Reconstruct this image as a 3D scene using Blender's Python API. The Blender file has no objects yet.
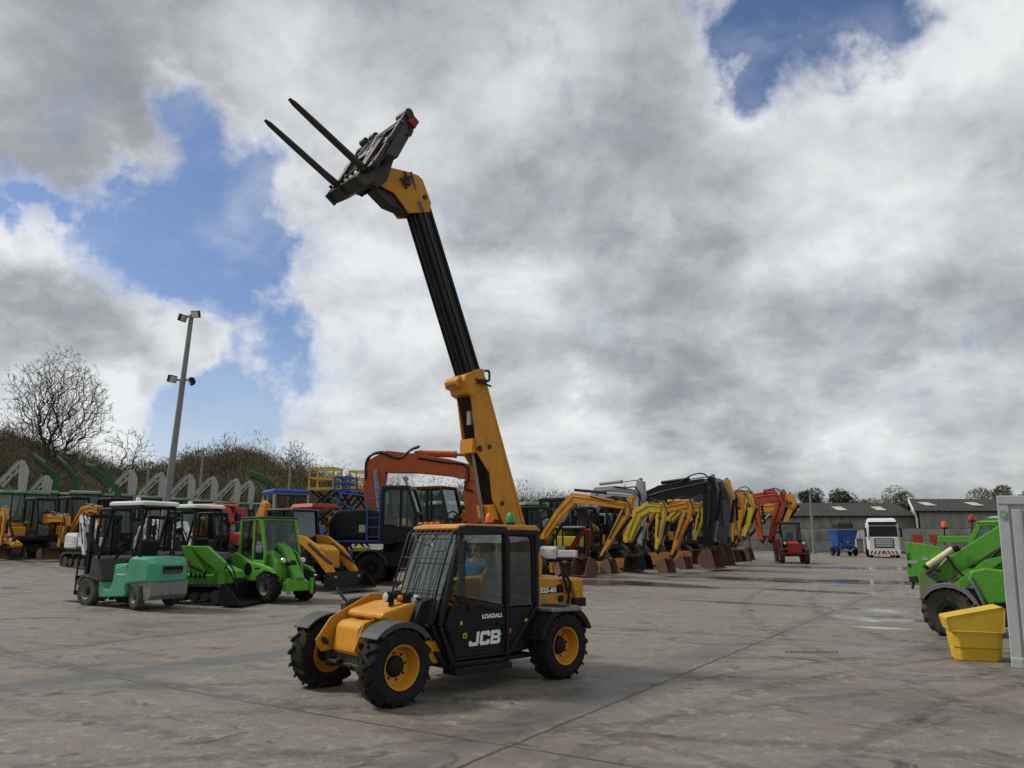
import bpy, bmesh, random
from math import *
from mathutils import Vector, Matrix, Euler
random.seed(7)
SC = bpy.context.scene
COL = SC.collection
FOC, CH, HY = 769.0, 1.77, 540.5
PIT = atan((HY - 384) / FOC)

# ------------------------------------------------------------------ survey helpers
def ray(px, py):
    x = (px - 512) / FOC; y = (384 - py) / FOC
    return Vector((x, cos(PIT) - y * sin(PIT), sin(PIT) + y * cos(PIT)))
def zg(x, y):                                   # height of the yard: level near, rising to the back left
    s = -.85 * x + .53 * y - 4
    z = 0 if s <= 0 else (.0013 * s * s if s < 28 else 1.019 + .03 * (min(s, 50) - 28))
    return z + .005 * min(60, max(0, y - 25))
def G(px, py):                                  # ground point
    r = ray(px, py); t = 2.
    while t < 300:
        if CH + t * r.z < zg(t * r.x, t * r.y): break
        t += .02
    return t * r.x, t * r.y
def at(px, D, py=None):                         # point at ground distance D on that column
    r = ray(px, HY if py is None else py); k = D / r.y
    return r.x * k, D
def zof(py, D):
    r = ray(512, py); return CH + r.z * D / r.y

# ------------------------------------------------------------------ materials
MATS = {}
def nt(name):
    m = bpy.data.materials.new(name); m.use_nodes = True
    n = m.node_tree; n.nodes.clear(); return m, n
def nd(n, t, **k):
    o = n.nodes.new(t)
    for a, v in k.items():
        if a.startswith('i_'):
            key = a[2:]
            o.inputs[int(key) if key.isdigit() else key.replace('_', ' ')].default_value = v
        else: setattr(o, a, v)
    return o
def L(n, a, b): n.links.new(a, b)
def ramp(n, stops, fac):
    r = nd(n, 'ShaderNodeValToRGB'); e = r.color_ramp.elements
    while len(e) < len(stops): e.new(.5)
    for el, (p, c) in zip(e, stops):
        el.position = p; el.color = (c, c, c, 1) if isinstance(c, (int, float)) else (*c, 1)
    L(n, fac, r.inputs[0]); return r.outputs[0]
def mixc(n, f, a, b, mode='MIX'):
    m = nd(n, 'ShaderNodeMix', data_type='RGBA', blend_type=mode)
    for s, v in ((m.inputs[0], f), (m.inputs[6], a), (m.inputs[7], b)):
        if isinstance(v, bpy.types.NodeSocket): L(n, v, s)
        elif isinstance(v, (int, float)): s.default_value = v
        else: s.default_value = (*v, 1)
    return m.outputs[2]
def noise(n, vec, sc, det=4, ro=.55, dist=0):
    o = nd(n, 'ShaderNodeTexNoise', i_Scale=sc, i_Detail=det, i_Roughness=ro, i_Distortion=dist)
    L(n, vec, o.inputs['Vector']); return o.outputs['Fac']
def paint(name, rgb, rough=.4, dirt=.3, metal=0, dcol=(.09, .075, .06), bump=.15, sc=1., spec=.28):
    if name in MATS: return MATS[name]
    m, n = nt(name); tc = nd(n, 'ShaderNodeTexCoord').outputs['Object']
    big = noise(n, tc, 2.3 * sc, 5, .6); fine = noise(n, tc, 17 * sc, 5, .7)
    mp = nd(n, 'ShaderNodeMapping', i_Scale=(9 * sc, 9 * sc, .8 * sc)); L(n, tc, mp.inputs[0])
    st = noise(n, mp.outputs[0], 1.5, 4, .6)
    c = mixc(n, ramp(n, [(.3, 0.), (.7, 1.)], big), tuple(v * .82 for v in rgb), tuple(min(1, v * 1.1) for v in rgb))
    d = nd(n, 'ShaderNodeMath', operation='MULTIPLY'); L(n, ramp(n, [(.45, 0.), (.68, 1.)], fine), d.inputs[0])
    L(n, ramp(n, [(.35, .25), (.65, 1.)], big), d.inputs[1])
    d2 = nd(n, 'ShaderNodeMath', operation='MAXIMUM'); L(n, d.outputs[0], d2.inputs[0])
    L(n, ramp(n, [(.52, 0.), (.72, .8)], st), d2.inputs[1])
    d3 = nd(n, 'ShaderNodeMath', operation='MULTIPLY', i_1=dirt); L(n, d2.outputs[0], d3.inputs[0])
    c = mixc(n, d3.outputs[0], c, dcol)
    b = nd(n, 'ShaderNodeBsdfPrincipled', i_Metallic=metal); b.inputs['Specular IOR Level'].default_value = .5 if metal else spec
    L(n, c, b.inputs['Base Color'])
    rr = nd(n, 'ShaderNodeMath', operation='MULTIPLY_ADD', i_1=.35, i_2=rough - .1); L(n, fine, rr.inputs[0]); L(n, rr.outputs[0], b.inputs['Roughness'])
    if bump:
        bp = nd(n, 'ShaderNodeBump', i_Strength=bump, i_Distance=.01); L(n, fine, bp.inputs['Height']); L(n, bp.outputs[0], b.inputs['Normal'])
    o = nd(n, 'ShaderNodeOutputMaterial'); L(n, b.outputs[0], o.inputs[0])
    MATS[name] = m; return m
def glassm(name, tint=(.35, .42, .42), refl=.16, dusty=.02):
    m, n = nt(name); t = nd(n, 'ShaderNodeBsdfTransparent', i_Color=(*tint, 1))
    g = nd(n, 'ShaderNodeBsdfGlossy', i_Roughness=.0, i_Color=(.9, .93, .95, 1))
    tc = nd(n, 'ShaderNodeTexCoord').outputs['Object']; f = noise(n, tc, 2.5, 4, .6)
    fr = nd(n, 'ShaderNodeFresnel', i_IOR=1.5)
    a = nd(n, 'ShaderNodeMath', operation='MULTIPLY_ADD', i_1=.55, i_2=refl * .06); L(n, fr.outputs[0], a.inputs[0])
    a2 = nd(n, 'ShaderNodeMath', operation='MULTIPLY_ADD', i_1=.01); L(n, f, a2.inputs[0]); L(n, a.outputs[0], a2.inputs[2])
    mx = nd(n, 'ShaderNodeMixShader'); L(n, a2.outputs[0], mx.inputs[0]); L(n, t.outputs[0], mx.inputs[1]); L(n, g.outputs[0], mx.inputs[2])
    df = nd(n, 'ShaderNodeBsdfDiffuse', i_Color=(.3, .31, .3, 1)); mx2 = nd(n, 'ShaderNodeMixShader', i_0=dusty)
    L(n, mx.outputs[0], mx2.inputs[1]); L(n, df.outputs[0], mx2.inputs[2])
    o = nd(n, 'ShaderNodeOutputMaterial'); L(n, mx2.outputs[0], o.inputs[0]); return m
YEL = paint('yellow_paint', (.57, .25, .015), .38, .42, dcol=(.16, .10, .04))
YE2 = paint('amber_paint', (.62, .25, .02), .45, .55, dcol=(.12, .08, .04))
LEM = paint('lemon_paint', (.58, .42, .035), .45, .55, dcol=(.14, .11, .05))
BLK = paint('black_paint', (.008, .009, .011), .3, .2, dcol=(.035, .032, .03), spec=.22)
SAT = paint('black_plastic', (.012, .012, .013), .55, .3, dcol=(.05, .045, .04), spec=.2)
RUB = paint('rubber', (.012, .012, .012), .75, .5, dcol=(.045, .04, .035), bump=.4, spec=.2)
RUD = paint('dusty_rubber', (.05, .046, .042), .8, .8, dcol=(.14, .12, .10), bump=.4)
STL = paint('dark_steel', (.035, .033, .031), .45, .5, .5, dcol=(.09, .055, .035))
GRY = paint('grey_metal', (.22, .225, .22), .5, .5, .2, dcol=(.1, .09, .08))
CHR = paint('chrome', (.30, .31, .32), .35, .2, 1.)
RST = paint('rusty_steel', (.115, .06, .04), .8, .7, dcol=(.2, .12, .08), bump=.6)
MUD = paint('muddy_steel', (.17, .10, .07), .85, .7, dcol=(.09, .05, .035), bump=.6)
ORG = paint('orange_paint', (.44, .085, .02), .42, .5, dcol=(.09, .04, .025))
RED = paint('red_paint', (.32, .028, .02), .4, .3)
GRN = paint('lime_green_paint', (.10, .35, .035), .4, .6, dcol=(.06, .12, .035))
DGR = paint('tractor_green_paint', (.014, .10, .028), .4, .4)
PGR = paint('pale_green_roof', (.16, .27, .17), .5, .3)
MNT = paint('mint_green_paint', (.075, .36, .21), .42, .6, dcol=(.10, .14, .10))
BLU = paint('blue_paint', (.015, .07, .30), .4, .3)
WHT = paint('white_paint', (.68, .69, .68), .4, .35, dcol=(.25, .23, .2))
LGR = paint('light_grey_paint', (.36, .37, .37), .45, .5, dcol=(.16, .15, .14))
SLV = paint('silver_boom_paint', (.30, .31, .31), .45, .6, dcol=(.12, .115, .11))
DGY = paint('dark_grey_paint', (.055, .055, .06), .45, .4)
LAMPG = paint('lamp_glass', (.75, .75, .72), .1, .1, .6)
ORL = paint('orange_lens', (.75, .16, .02), .2, .05, bump=0)
GRL = paint('green_lens', (.02, .34, .12), .2, .05, bump=0)
CRM = paint('cream_paint', (.62, .58, .34), .5, .35)
GLS = glassm('cab_glass', (.74, .80, .79), .1, .004)
WSG = glassm('dusty_windscreen_glass', (.55, .62, .58), 1.6, .10)
GLD = glassm('dark_glass', (.5, .55, .55), .12, .004)
DRED = paint('dark_red_paint', (.25, .012, .015), .45, .3)

# ------------------------------------------------------------------ mesh builder
class MB:
    def __init__(s): s.v = []; s.f = []; s.mi = []; s.m = 0; s.sm = []; s.smooth = False
    def add(s, vs, fs):
        b = len(s.v); s.v += [tuple(v) for v in vs]
        for f in fs: s.f.append([b + i for i in f]); s.mi.append(s.m); s.sm.append(s.smooth)
        return s
    def box(s, c, d, rot=None):
        x, y, z = (q / 2 for q in d); P = [Vector((a * x, b * y, e * z)) for a in (-1, 1) for b in (-1, 1) for e in (-1, 1)]
        if rot is not None: R = Euler(rot).to_matrix(); P = [R @ p for p in P]
        return s.add([Vector(c) + p for p in P], [(0, 1, 3, 2), (4, 6, 7, 5), (0, 4, 5, 1), (2, 3, 7, 6), (0, 2, 6, 4), (1, 5, 7, 3)])
    def bb(s, x0, x1, y0, y1, z0, z1): return s.box(((x0 + x1) / 2, (y0 + y1) / 2, (z0 + z1) / 2), (abs(x1 - x0), abs(y1 - y0), abs(z1 - z0)))
    def prism(s, pts, y0, y1, ins=0):            # side-view polygon (x,z) given thickness across y
        n = len(pts); cx = sum(p[0] for p in pts) / n; cz = sum(p[1] for p in pts) / n
        V = [(p[0], y0, p[1]) for p in pts] + [((p[0] - cx) * (1 - ins) + cx, y1, (p[1] - cz) * (1 - ins) + cz) for p in pts]
        return s.add(V, [list(range(n)), list(range(2 * n - 1, n - 1, -1))] + [(i, n + i, n + (i + 1) % n, (i + 1) % n) for i in range(n)])
    def loft(s, rings, cap=True):
        n = len(rings[0]); V = [p for r in rings for p in r]; F = []
        for k in range(len(rings) - 1):
            for i in range(n): F.append((k * n + i, k * n + (i + 1) % n, (k + 1) * n + (i + 1) % n, (k + 1) * n + i))
        if cap: F += [list(range(n))[::-1], [(len(rings) - 1) * n + i for i in range(n)]]
        return s.add(V, F)
    def bar(s, p, q, w, h=None, up=(0, 0, 1)):
        p, q = Vector(p), Vector(q); h = h or w; d = (q - p).normalized(); u = Vector(up)
        if abs(d.dot(u)) > .98: u = Vector((1, 0, 0))
        a = d.cross(u).normalized(); b = a.cross(d)
        return s.loft([[c + a * (i * w / 2) + b * (j * h / 2) for i, j in ((-1, -1), (1, -1), (1, 1), (-1, 1))] for c in (p, q)])
    def tube(s, pts, r, seg=6, cap=True):
        pts = [Vector(p) for p in pts]; rs = r if isinstance(r, (list, tuple)) else [r] * len(pts); R = []; prev = None
        for i, p in enumerate(pts):
            d = (pts[min(i + 1, len(pts) - 1)] - pts[max(i - 1, 0)]).normalized()
            u = prev if prev is not None and abs(prev.dot(d)) < .95 else (Vector((0, 0, 1)) if abs(d.z) < .9 else Vector((1, 0, 0)))
            a = d.cross(u).normalized(); b = a.cross(d); prev = b
            R.append([p + (a * cos(t) + b * sin(t)) * rs[i] for t in (2 * pi * k / seg for k in range(seg))])
        o = s.smooth; s.smooth = True; s.loft(R, cap); s.smooth = o; return s
    def cyl(s, p, q, r, r2=None, seg=16): return s.tube([p, q], [r, r if r2 is None else r2], seg)
    def lathe(s, prof, c, seg=24, axis='y', sx=1, loop=False):   # prof: (radius, offset along axis)
        R = []
        for r, o in prof:
            ring = []
            for k in range(seg):
                t = 2 * pi * k / seg
                if axis == 'y': ring.append((c[0] + r * cos(t), c[1] + o * sx, c[2] + r * sin(t)))
                else: ring.append((c[0] + r * cos(t), c[1] + r * sin(t), c[2] + o))
            R.append(ring)
        o = s.smooth; s.smooth = True; s.loft(R + [R[0]] if loop else R, not loop); s.smooth = o; return s
    def limb(s, pts, y0, y1):                    # centreline (x,z,halfwidth)
        A, B = [], []
        for i, (x, z, w) in enumerate(pts):
            a = pts[max(i - 1, 0)]; b = pts[min(i + 1, len(pts) - 1)]; d = Vector((b[0] - a[0], b[1] - a[1])).normalized()
            A.append((x - d.y * w, z + d.x * w)); B.append((x + d.y * w, z - d.x * w))
        return s.prism(A + B[::-1], y0, y1)
    def build(s, name, mats, parent=None, bevel=0, kind=None, recalc=True):
        me = bpy.data.meshes.new(name); me.from_pydata(s.v, [], s.f)
        if not isinstance(mats, (list, tuple)): mats = [mats]
        for m in mats: me.materials.append(m)
        me.polygons.foreach_set('material_index', s.mi); me.polygons.foreach_set('use_smooth', s.sm)
        if recalc:
            bm = bmesh.new(); bm.from_mesh(me); bmesh.ops.recalc_face_normals(bm, faces=bm.faces); bm.to_mesh(me); bm.free()
        o = bpy.data.objects.new(name, me); COL.objects.link(o)
        if parent is not None: o.parent = parent
        if any(s.sm):
            try: me.set_sharp_from_angle(angle=radians(38))
            except Exception: pass
        if bevel:
            b = o.modifiers.new('Bevel', 'BEVEL'); b.width = bevel; b.segments = 2; b.limit_method = 'ANGLE'; b.angle_limit = radians(40); b.harden_normals = False
        if kind: o['kind'] = kind
        return o
def tag(o, label, cat, group=None, kind=None):
    o['label'] = label; o['category'] = cat
    if group: o['group'] = group
    if kind: o['kind'] = kind
    return o
class F:                                         # a thing: an Empty with x forward, y left, z up
    def __init__(s, name, label, cat, x, y, deg, group=None, z=None):
        s.r = bpy.data.objects.new(name, None); COL.objects.link(s.r); s.r.empty_display_size = .3
        s.x, s.y, s.a = x, y, radians(deg); s.z = zg(x, y) if z is None else z
        s.r.location = (x, y, s.z); s.r.rotation_euler = (0, 0, s.a); tag(s.r, label, cat, group)
    def lz(s, px, py, W=0):                      # where the sight line meets the thing's own plane y=W
        r = ray(px, py); n = Vector((-sin(s.a), cos(s.a), 0)); o = Vector((s.x, s.y, s.z)); C = Vector((0, 0, CH))
        t = (W - (C - o).dot(n)) / r.dot(n); P = C + r * t - o
        return P.x * cos(s.a) + P.y * sin(s.a), P.z
    def pts(s, L_, W=0): return [s.lz(p[0], p[1], W) + tuple(p[2:]) for p in L_]
    def p(s, name, mb, mat, bevel=0, parent=None): return mb.build(name, mat, parent or s.r, bevel)
def dup(o, parent=None):
    c = o.copy(); COL.objects.link(c)
    if parent is not None: c.parent = parent
    for ch in list(o.children): dup(ch, c)
    return c
def curve(P, n=5):                              # smooth path through points
    P = [Vector(p) for p in P]; P = [P[0] * 2 - P[1]] + P + [P[-1] * 2 - P[-2]]; O = []
    for i in range(1, len(P) - 2):
        for k in range(n):
            t = k / n; a, b, c, d = P[i - 1:i + 3]; O.append(.5 * ((2 * b) + (c - a) * t + (2 * a - 5 * b + 4 * c - d) * t * t + (3 * b - a - 3 * c + d) * t ** 3))
    return O + [P[-2]]
def text(parent, name, s, mat, size, M, off=0, ext=.002, shear=0, sx=1):
    cu = bpy.data.curves.new(name, 'FONT'); cu.body = s; cu.size = size; cu.offset = off; cu.extrude = ext; cu.shear = shear
    cu.align_x = 'CENTER'; cu.align_y = 'CENTER'; cu.resolution_u = 3
    t = bpy.data.objects.new('tmp', cu); COL.objects.link(t); bpy.context.view_layer.update()
    me = bpy.data.meshes.new_from_object(t.evaluated_get(bpy.context.evaluated_depsgraph_get()))
    bpy.data.objects.remove(t); me.materials.clear(); me.materials.append(mat); me.transform(Matrix.Diagonal((sx, 1, 1, 1))); me.transform(M)
    o = bpy.data.objects.new(name, me); COL.objects.link(o); o.parent = parent; return o

WC = {}
def wheel(parent, x, y, r, w, rim, rubber=RUB, side=1, lugs=0, seg=28, rr=.56, yaw=0, z=None, dish=.35):
    """wheel > tyre, rim: hub, tyre and rim meshes shared by equal wheels"""
    key = (round(r, 3), round(w, 3), rim.name, rubber.name, lugs, rr, dish)
    if key not in WC:
        t = MB(); h = w / 2; R = rr * r
        t.lathe([(R, -h * .8), (r * .78, -h), (r * .93, -h * .9), (r * .985, -h * .6), (r, 0), (r * .985, h * .6), (r * .93, h * .9), (r * .78, h), (R, h * .8), (R * .96, 0)], (0, 0, 0), seg, loop=True)
        for i in range(lugs):
            for sd in (-1, 1):
                a = 2 * pi * (i + (.5 if sd > 0 else 0)) / lugs; P = []
                for (ang, yy, rad) in ((0, .02, 1.0), (.10, .5, 1.0), (.17, .92, .965), (.19, 1.03, .86)):
                    P.append((a + ang * 1.1, yy * h * sd, rad * r))
                wa = .055 * 2 * pi / lugs * 4.2
                rings = []
                for ang, yy, rad in P:
                    rings.append([(rad2 * cos(ang + e), yy, rad2 * sin(ang + e)) for rad2, e in ((rad - .02, -wa / 2), (rad + .028, -wa / 2.6), (rad + .028, wa / 2.6), (rad - .02, wa / 2))])
                t.loft(rings)
        m = MB(); m.lathe([(R * 1.0, h * .82), (R * 1.05, h * .9), (R * .97, h * .86), (R * .86, h * (.8 - dish)), (R * .8, h * (.5 - dish)), (R * .5, h * (.42 - dish)), (R * .48, h * (.3 - dish)), (R * .9, 0), (R * .95, -h * .8), (R * 1.0, -h * .82), (R * 1.0, 0)], (0, 0, 0), seg, loop=True)
        hb = MB(); hb.lathe([(R * .5, -h * .2), (R * .5, h * (.55 - dish)), (R * .42, h * (.72 - dish)), (R * .3, h * (.8 - dish)), (.01, h * (.82 - dish))], (0, 0, 0), 16)
        for k in range(8):
            a = 2 * pi * k / 8; hb.cyl((R * .62 * cos(a), h * (.38 - dish), R * .62 * sin(a)), (R * .62 * cos(a), h * (.55 - dish), R * .62 * sin(a)), R * .055, seg=6)
        WC[key] = [hb.build('wheel', SAT), t.build('tyre', rubber), m.build('rim', rim)]
        first = True
    else: first = False
    H, T, Rm = WC[key]
    if not first: H, T, Rm = H.copy(), T.copy(), Rm.copy(); [COL.objects.link(o) for o in (H, T, Rm)]
    T.parent = H; Rm.parent = H; H.parent = parent
    H.location = (x, y, r if z is None else z); H.rotation_euler = (0, random.random(), (0 if side > 0 else pi) + yaw)
    return H
def glass(F_, P, parent=None, mat=None, name='window'):
    """thin pane through the given outline (one flat sheet of glass with thickness)"""
    P = [Vector(p) for p in P]; n = (P[1] - P[0]).cross(P[2] - P[0]).normalized() * .006; m = MB(); k = len(P)
    m.add(P + [p + n for p in P], [list(range(k))[::-1], [k + i for i in range(k)]] + [(i, (i + 1) % k, k + (i + 1) % k, k + i) for i in range(k)])
    return m.build(name, mat or GLS, parent or F_)
def cabin(F_, prof, y0, y1, t, fm, roof=None, sill=None, rt=.09, seat=True, gm=None, name='cab', over=.05):
    """cab > window, roof, seat. prof: side outline (x,z): rear-bottom, rear-top, front-top, front-mid/bottom..."""
    m = MB(); n = len(prof)
    for y in (y0, y1):
        for i in range(n):
            a, b = prof[i], prof[(i + 1) % n]; m.bar((a[0], y, a[1]), (b[0], y, b[1]), t, t, (0, 1, 0))
    for a in prof: m.bar((a[0], y0, a[1]), (a[0], y1, a[1]), t)
    xs = [p[0] for p in prof]; zs = [p[1] for p in prof]
    mid = (min(xs) * .45 + max(xs) * .55); zt = max(zs); zb = min(zs)
    for y in (y0, y1): m.bar((mid, y, zb), (mid, y, zt), t * .8)
    if sill:
        for y in (y0, y1): m.prism([(prof[0][0], zb), (prof[0][0], sill), (max(xs) - t, sill), (max(xs) - t, zb)], y - t * .3, y + t * .3)
        m.bb(min(xs), min(xs) + t, y0, y1, zb, sill)
    c = m.build(name, fm, F_.r, .008)
    e = .004
    for y in (y0 + e, y1 - e): glass(F_.r, [(a[0], y, a[1]) for a in prof], c, gm)
    for i in range(n):
        a, b = prof[i], prof[(i + 1) % n]
        if abs(a[1] - b[1]) > .3: glass(F_.r, [(a[0], y0, a[1]), (a[0], y1, a[1]), (b[0], y1, b[1]), (b[0], y0, b[1])], c, gm)
    tops = [p for p in prof if p[1] > zt - .12]; x0 = min(p[0] for p in tops) - over; x1 = max(p[0] for p in tops) + over
    r = MB(); r.loft([[(x0, y0 - over, zt + .01), (x1, y0 - over, zt + .01), (x1, y1 + over, zt + .01), (x0, y1 + over, zt + .01)], [(x0, y0 - over, zt + rt * .6), (x1, y0 - over, zt + rt * .6), (x1, y1 + over, zt + rt * .6), (x0, y1 + over, zt + rt * .6)], [(x0 + .08, y0, zt + rt), (x1 - .1, y0, zt + rt), (x1 - .1, y1, zt + rt), (x0 + .08, y1, zt + rt)]])
    r.build('roof', roof or fm, c, .01)
    if seat:
        s = MB(); yc = (y0 + y1) / 2; xc = min(xs) * .6 + max(xs) * .4; zc = zb + (zt - zb) * .28; s.bb(xc - .25, xc + .25, yc - .24, yc + .24, zb, zc); s.box((xc - .27, yc, zc + .3), (.12, .44, .6), (0, -.15, 0)); s.tube([(xc + .42, yc, zc + .1), (xc + .38, yc, zc + .35)], .03)
        s.lathe([(.17, 0), (.19, .01), (.17, .02), (.15, .01)], (xc + .36, yc, zc + .36), 14, 'z'); s.build('seat', SAT, c, .02)
    return c
def cylinder(F_, a, b, r, mat=SAT, frac=.6, y=0, parent=None, name='cylinder'):
    a = Vector((a[0], y, a[1])); b = Vector((b[0], y, b[1])); k = a.lerp(b, frac)
    m = MB(); m.cyl(a, k, r, seg=10); m.cyl(k - (k - a).normalized() * .06, k, r * 1.2, seg=10); o = m.build(name, mat, parent or F_.r)
    m = MB(); m.cyl(k, b, r * .5, seg=8); m.cyl(b + Vector((0, -r, 0)), b + Vector((0, r, 0)), r * .9, seg=8); m.build('rod', CHR, o); return o
def bucket(F_, x, z, s, w, yc=0, mat=RST, ang=0, name='bucket', parent=None):
    """digging bucket: curved shell, side plates, teeth; hangs from x,z"""
    pr = [(0, 0), (-.28, -.05), (-.52, -.3), (-.58, -.62), (-.42, -.88), (-.12, -.98), (.28, -.95)]
    c, sn = cos(ang), sin(ang); tf = lambda q: (x + s * (q[0] * c - q[1] * sn), z + s * (q[0] * sn + q[1] * c))
    m = MB(); out = [tf(q) for q in pr]; inn = [tf((q[0] * .93 + .01, q[1] * .93 - .02)) for q in pr]
    y0, y1 = yc - w / 2, yc + w / 2; m.smooth = True; m.prism(out + inn[::-1], y0, y1); m.smooth = False
    side = [tf(q) for q in pr + [(.2, -.45), (.1, -.1)]]
    m.prism(side, y0 - .015, y0 + .015); m.prism(side, y1 - .015, y1 + .015)
    n = max(3, int(w / .22))
    for i in range(n):
        yy = y0 + (i + .5) * w / n; a = tf((.25, -.95)); b = tf((.44, -.93)); m.bar((a[0], yy, a[1]), (b[0], yy, b[1]), .06 * s + .02, .04)
    m.prism([tf((-.12, .12)), tf((.12, .12)), tf((.1, -.12)), tf((-.2, -.12))], yc - .1 * s, yc - .06 * s); m.prism([tf((-.12, .12)), tf((.12, .12)), tf((.1, -.12)), tf((-.2, -.12))], yc + .06 * s, yc + .1 * s)
    return m.build(name, mat, parent or F_.r)
def tracks(F_, s, yaw, gauge, length, r, wid, mat=RUD, under=SAT):
    M = Matrix.Rotation(yaw, 4, 'Z')
    for sd in (-1, 1):
        m = MB(); y = sd * gauge / 2; P = []
        for k in range(9): a = pi / 2 + pi * k / 8; P.append((-length / 2 + r + r * cos(a), r + r * sin(a)))
        for k in range(9): a = -pi / 2 + pi * k / 8; P.append((length / 2 - r + r * cos(a), r + r * sin(a)))
        I = [((px) * .9, r + (pz - r) * .8) for px, pz in P]
        n = len(P); m.add([(a, y - wid / 2, b) for a, b in P] + [(a, y + wid / 2, b) for a, b in P] + [(a, y - wid / 2, b) for a, b in I] + [(a, y + wid / 2, b) for a, b in I],
            [(i, (i + 1) % n, n + (i + 1) % n, n + i) for i in range(n)] + [(2 * n + i, 2 * n + (i + 1) % n, 3 * n + (i + 1) % n, 3 * n + i) for i in range(n)] + [(i, (i + 1) % n, 2 * n + (i + 1) % n, 2 * n + i) for i in range(n)] + [(n + i, n + (i + 1) % n, 3 * n + (i + 1) % n, 3 * n + i) for i in range(n)])
        N = int(length / .14)
        for i in range(N):
            xx = -length / 2 + r + (length - 2 * r) * i / (N - 1)
            for zz in (0.0, 2 * r): m.box((xx, y, zz + (.0 if zz else .0)), (.06, wid, .03))
        for k in range(5): xx = -length / 2 + r + (length - 2 * r) * k / 4; m.cyl((xx, y - wid * .42, r * .75), (xx, y + wid * .42, r * .75), r * (.72 if k in (0, 4) else .45), seg=12)
        for v in range(len(m.v)): m.v[v] = tuple(M @ Vector(m.v[v]))
        m.build('track', mat, F_.r)
    m = MB(); m.bb(-length * .32, length * .32, -gauge / 2 + wid / 2, gauge / 2 - wid / 2, r * .7, r * 1.7); m.cyl((0, 0, r * 1.6), (0, 0, r * 2.5), gauge * .25, seg=16)
    for v in range(len(m.v)): m.v[v] = tuple(M @ Vector(m.v[v]))
    m.build('undercarriage', under, F_.r)
def counterweight(F_, name, x0, x1, y0, y1, z0, z1, mat, rear=.25, bev=.05):
    m = MB(); R = []
    for z, k in ((z0, .08), (z0 + .1 * (z1 - z0), 0), (z1 - .2 * (z1 - z0), 0), (z1, .12)):
        ring = []
        for j in range(7):
            t = -1 + 2 * j / 6; ring.append((x0 + k * (x1 - x0) * .5 + (1 - cos(t * pi / 2.4)) * rear * (x1 - x0), (y0 + y1) / 2 + t * (y1 - y0) / 2 * (1 - k * .4), z))
        ring += [(x1, (y0 + y1) / 2 + (y1 - y0) / 2 * (1 - k * .4), z), (x1, (y0 + y1) / 2 - (y1 - y0) / 2 * (1 - k * .4), z)]
        R.append(ring)
    m.loft(R); m.bb(x0 + (x1 - x0) * .35, x1 - .1, y0 - .012, y0 + .01, z0 + .3 * (z1 - z0), z0 + .32 * (z1 - z0)); m.bb(x0 + (x1 - x0) * .35, x1 - .1, y0 - .01, y0 + .01, z0 + .55 * (z1 - z0), z0 + .57 * (z1 - z0))
    for k in range(5): m.bb(x1 - .3 * (x1 - x0), x1 - .08 * (x1 - x0), y0 - .015, y0 + .01, z0 + (.4 + k * .08) * (z1 - z0), z0 + (.43 + k * .08) * (z1 - z0))
    return m.build(name, mat, F_.r, bev)
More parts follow.
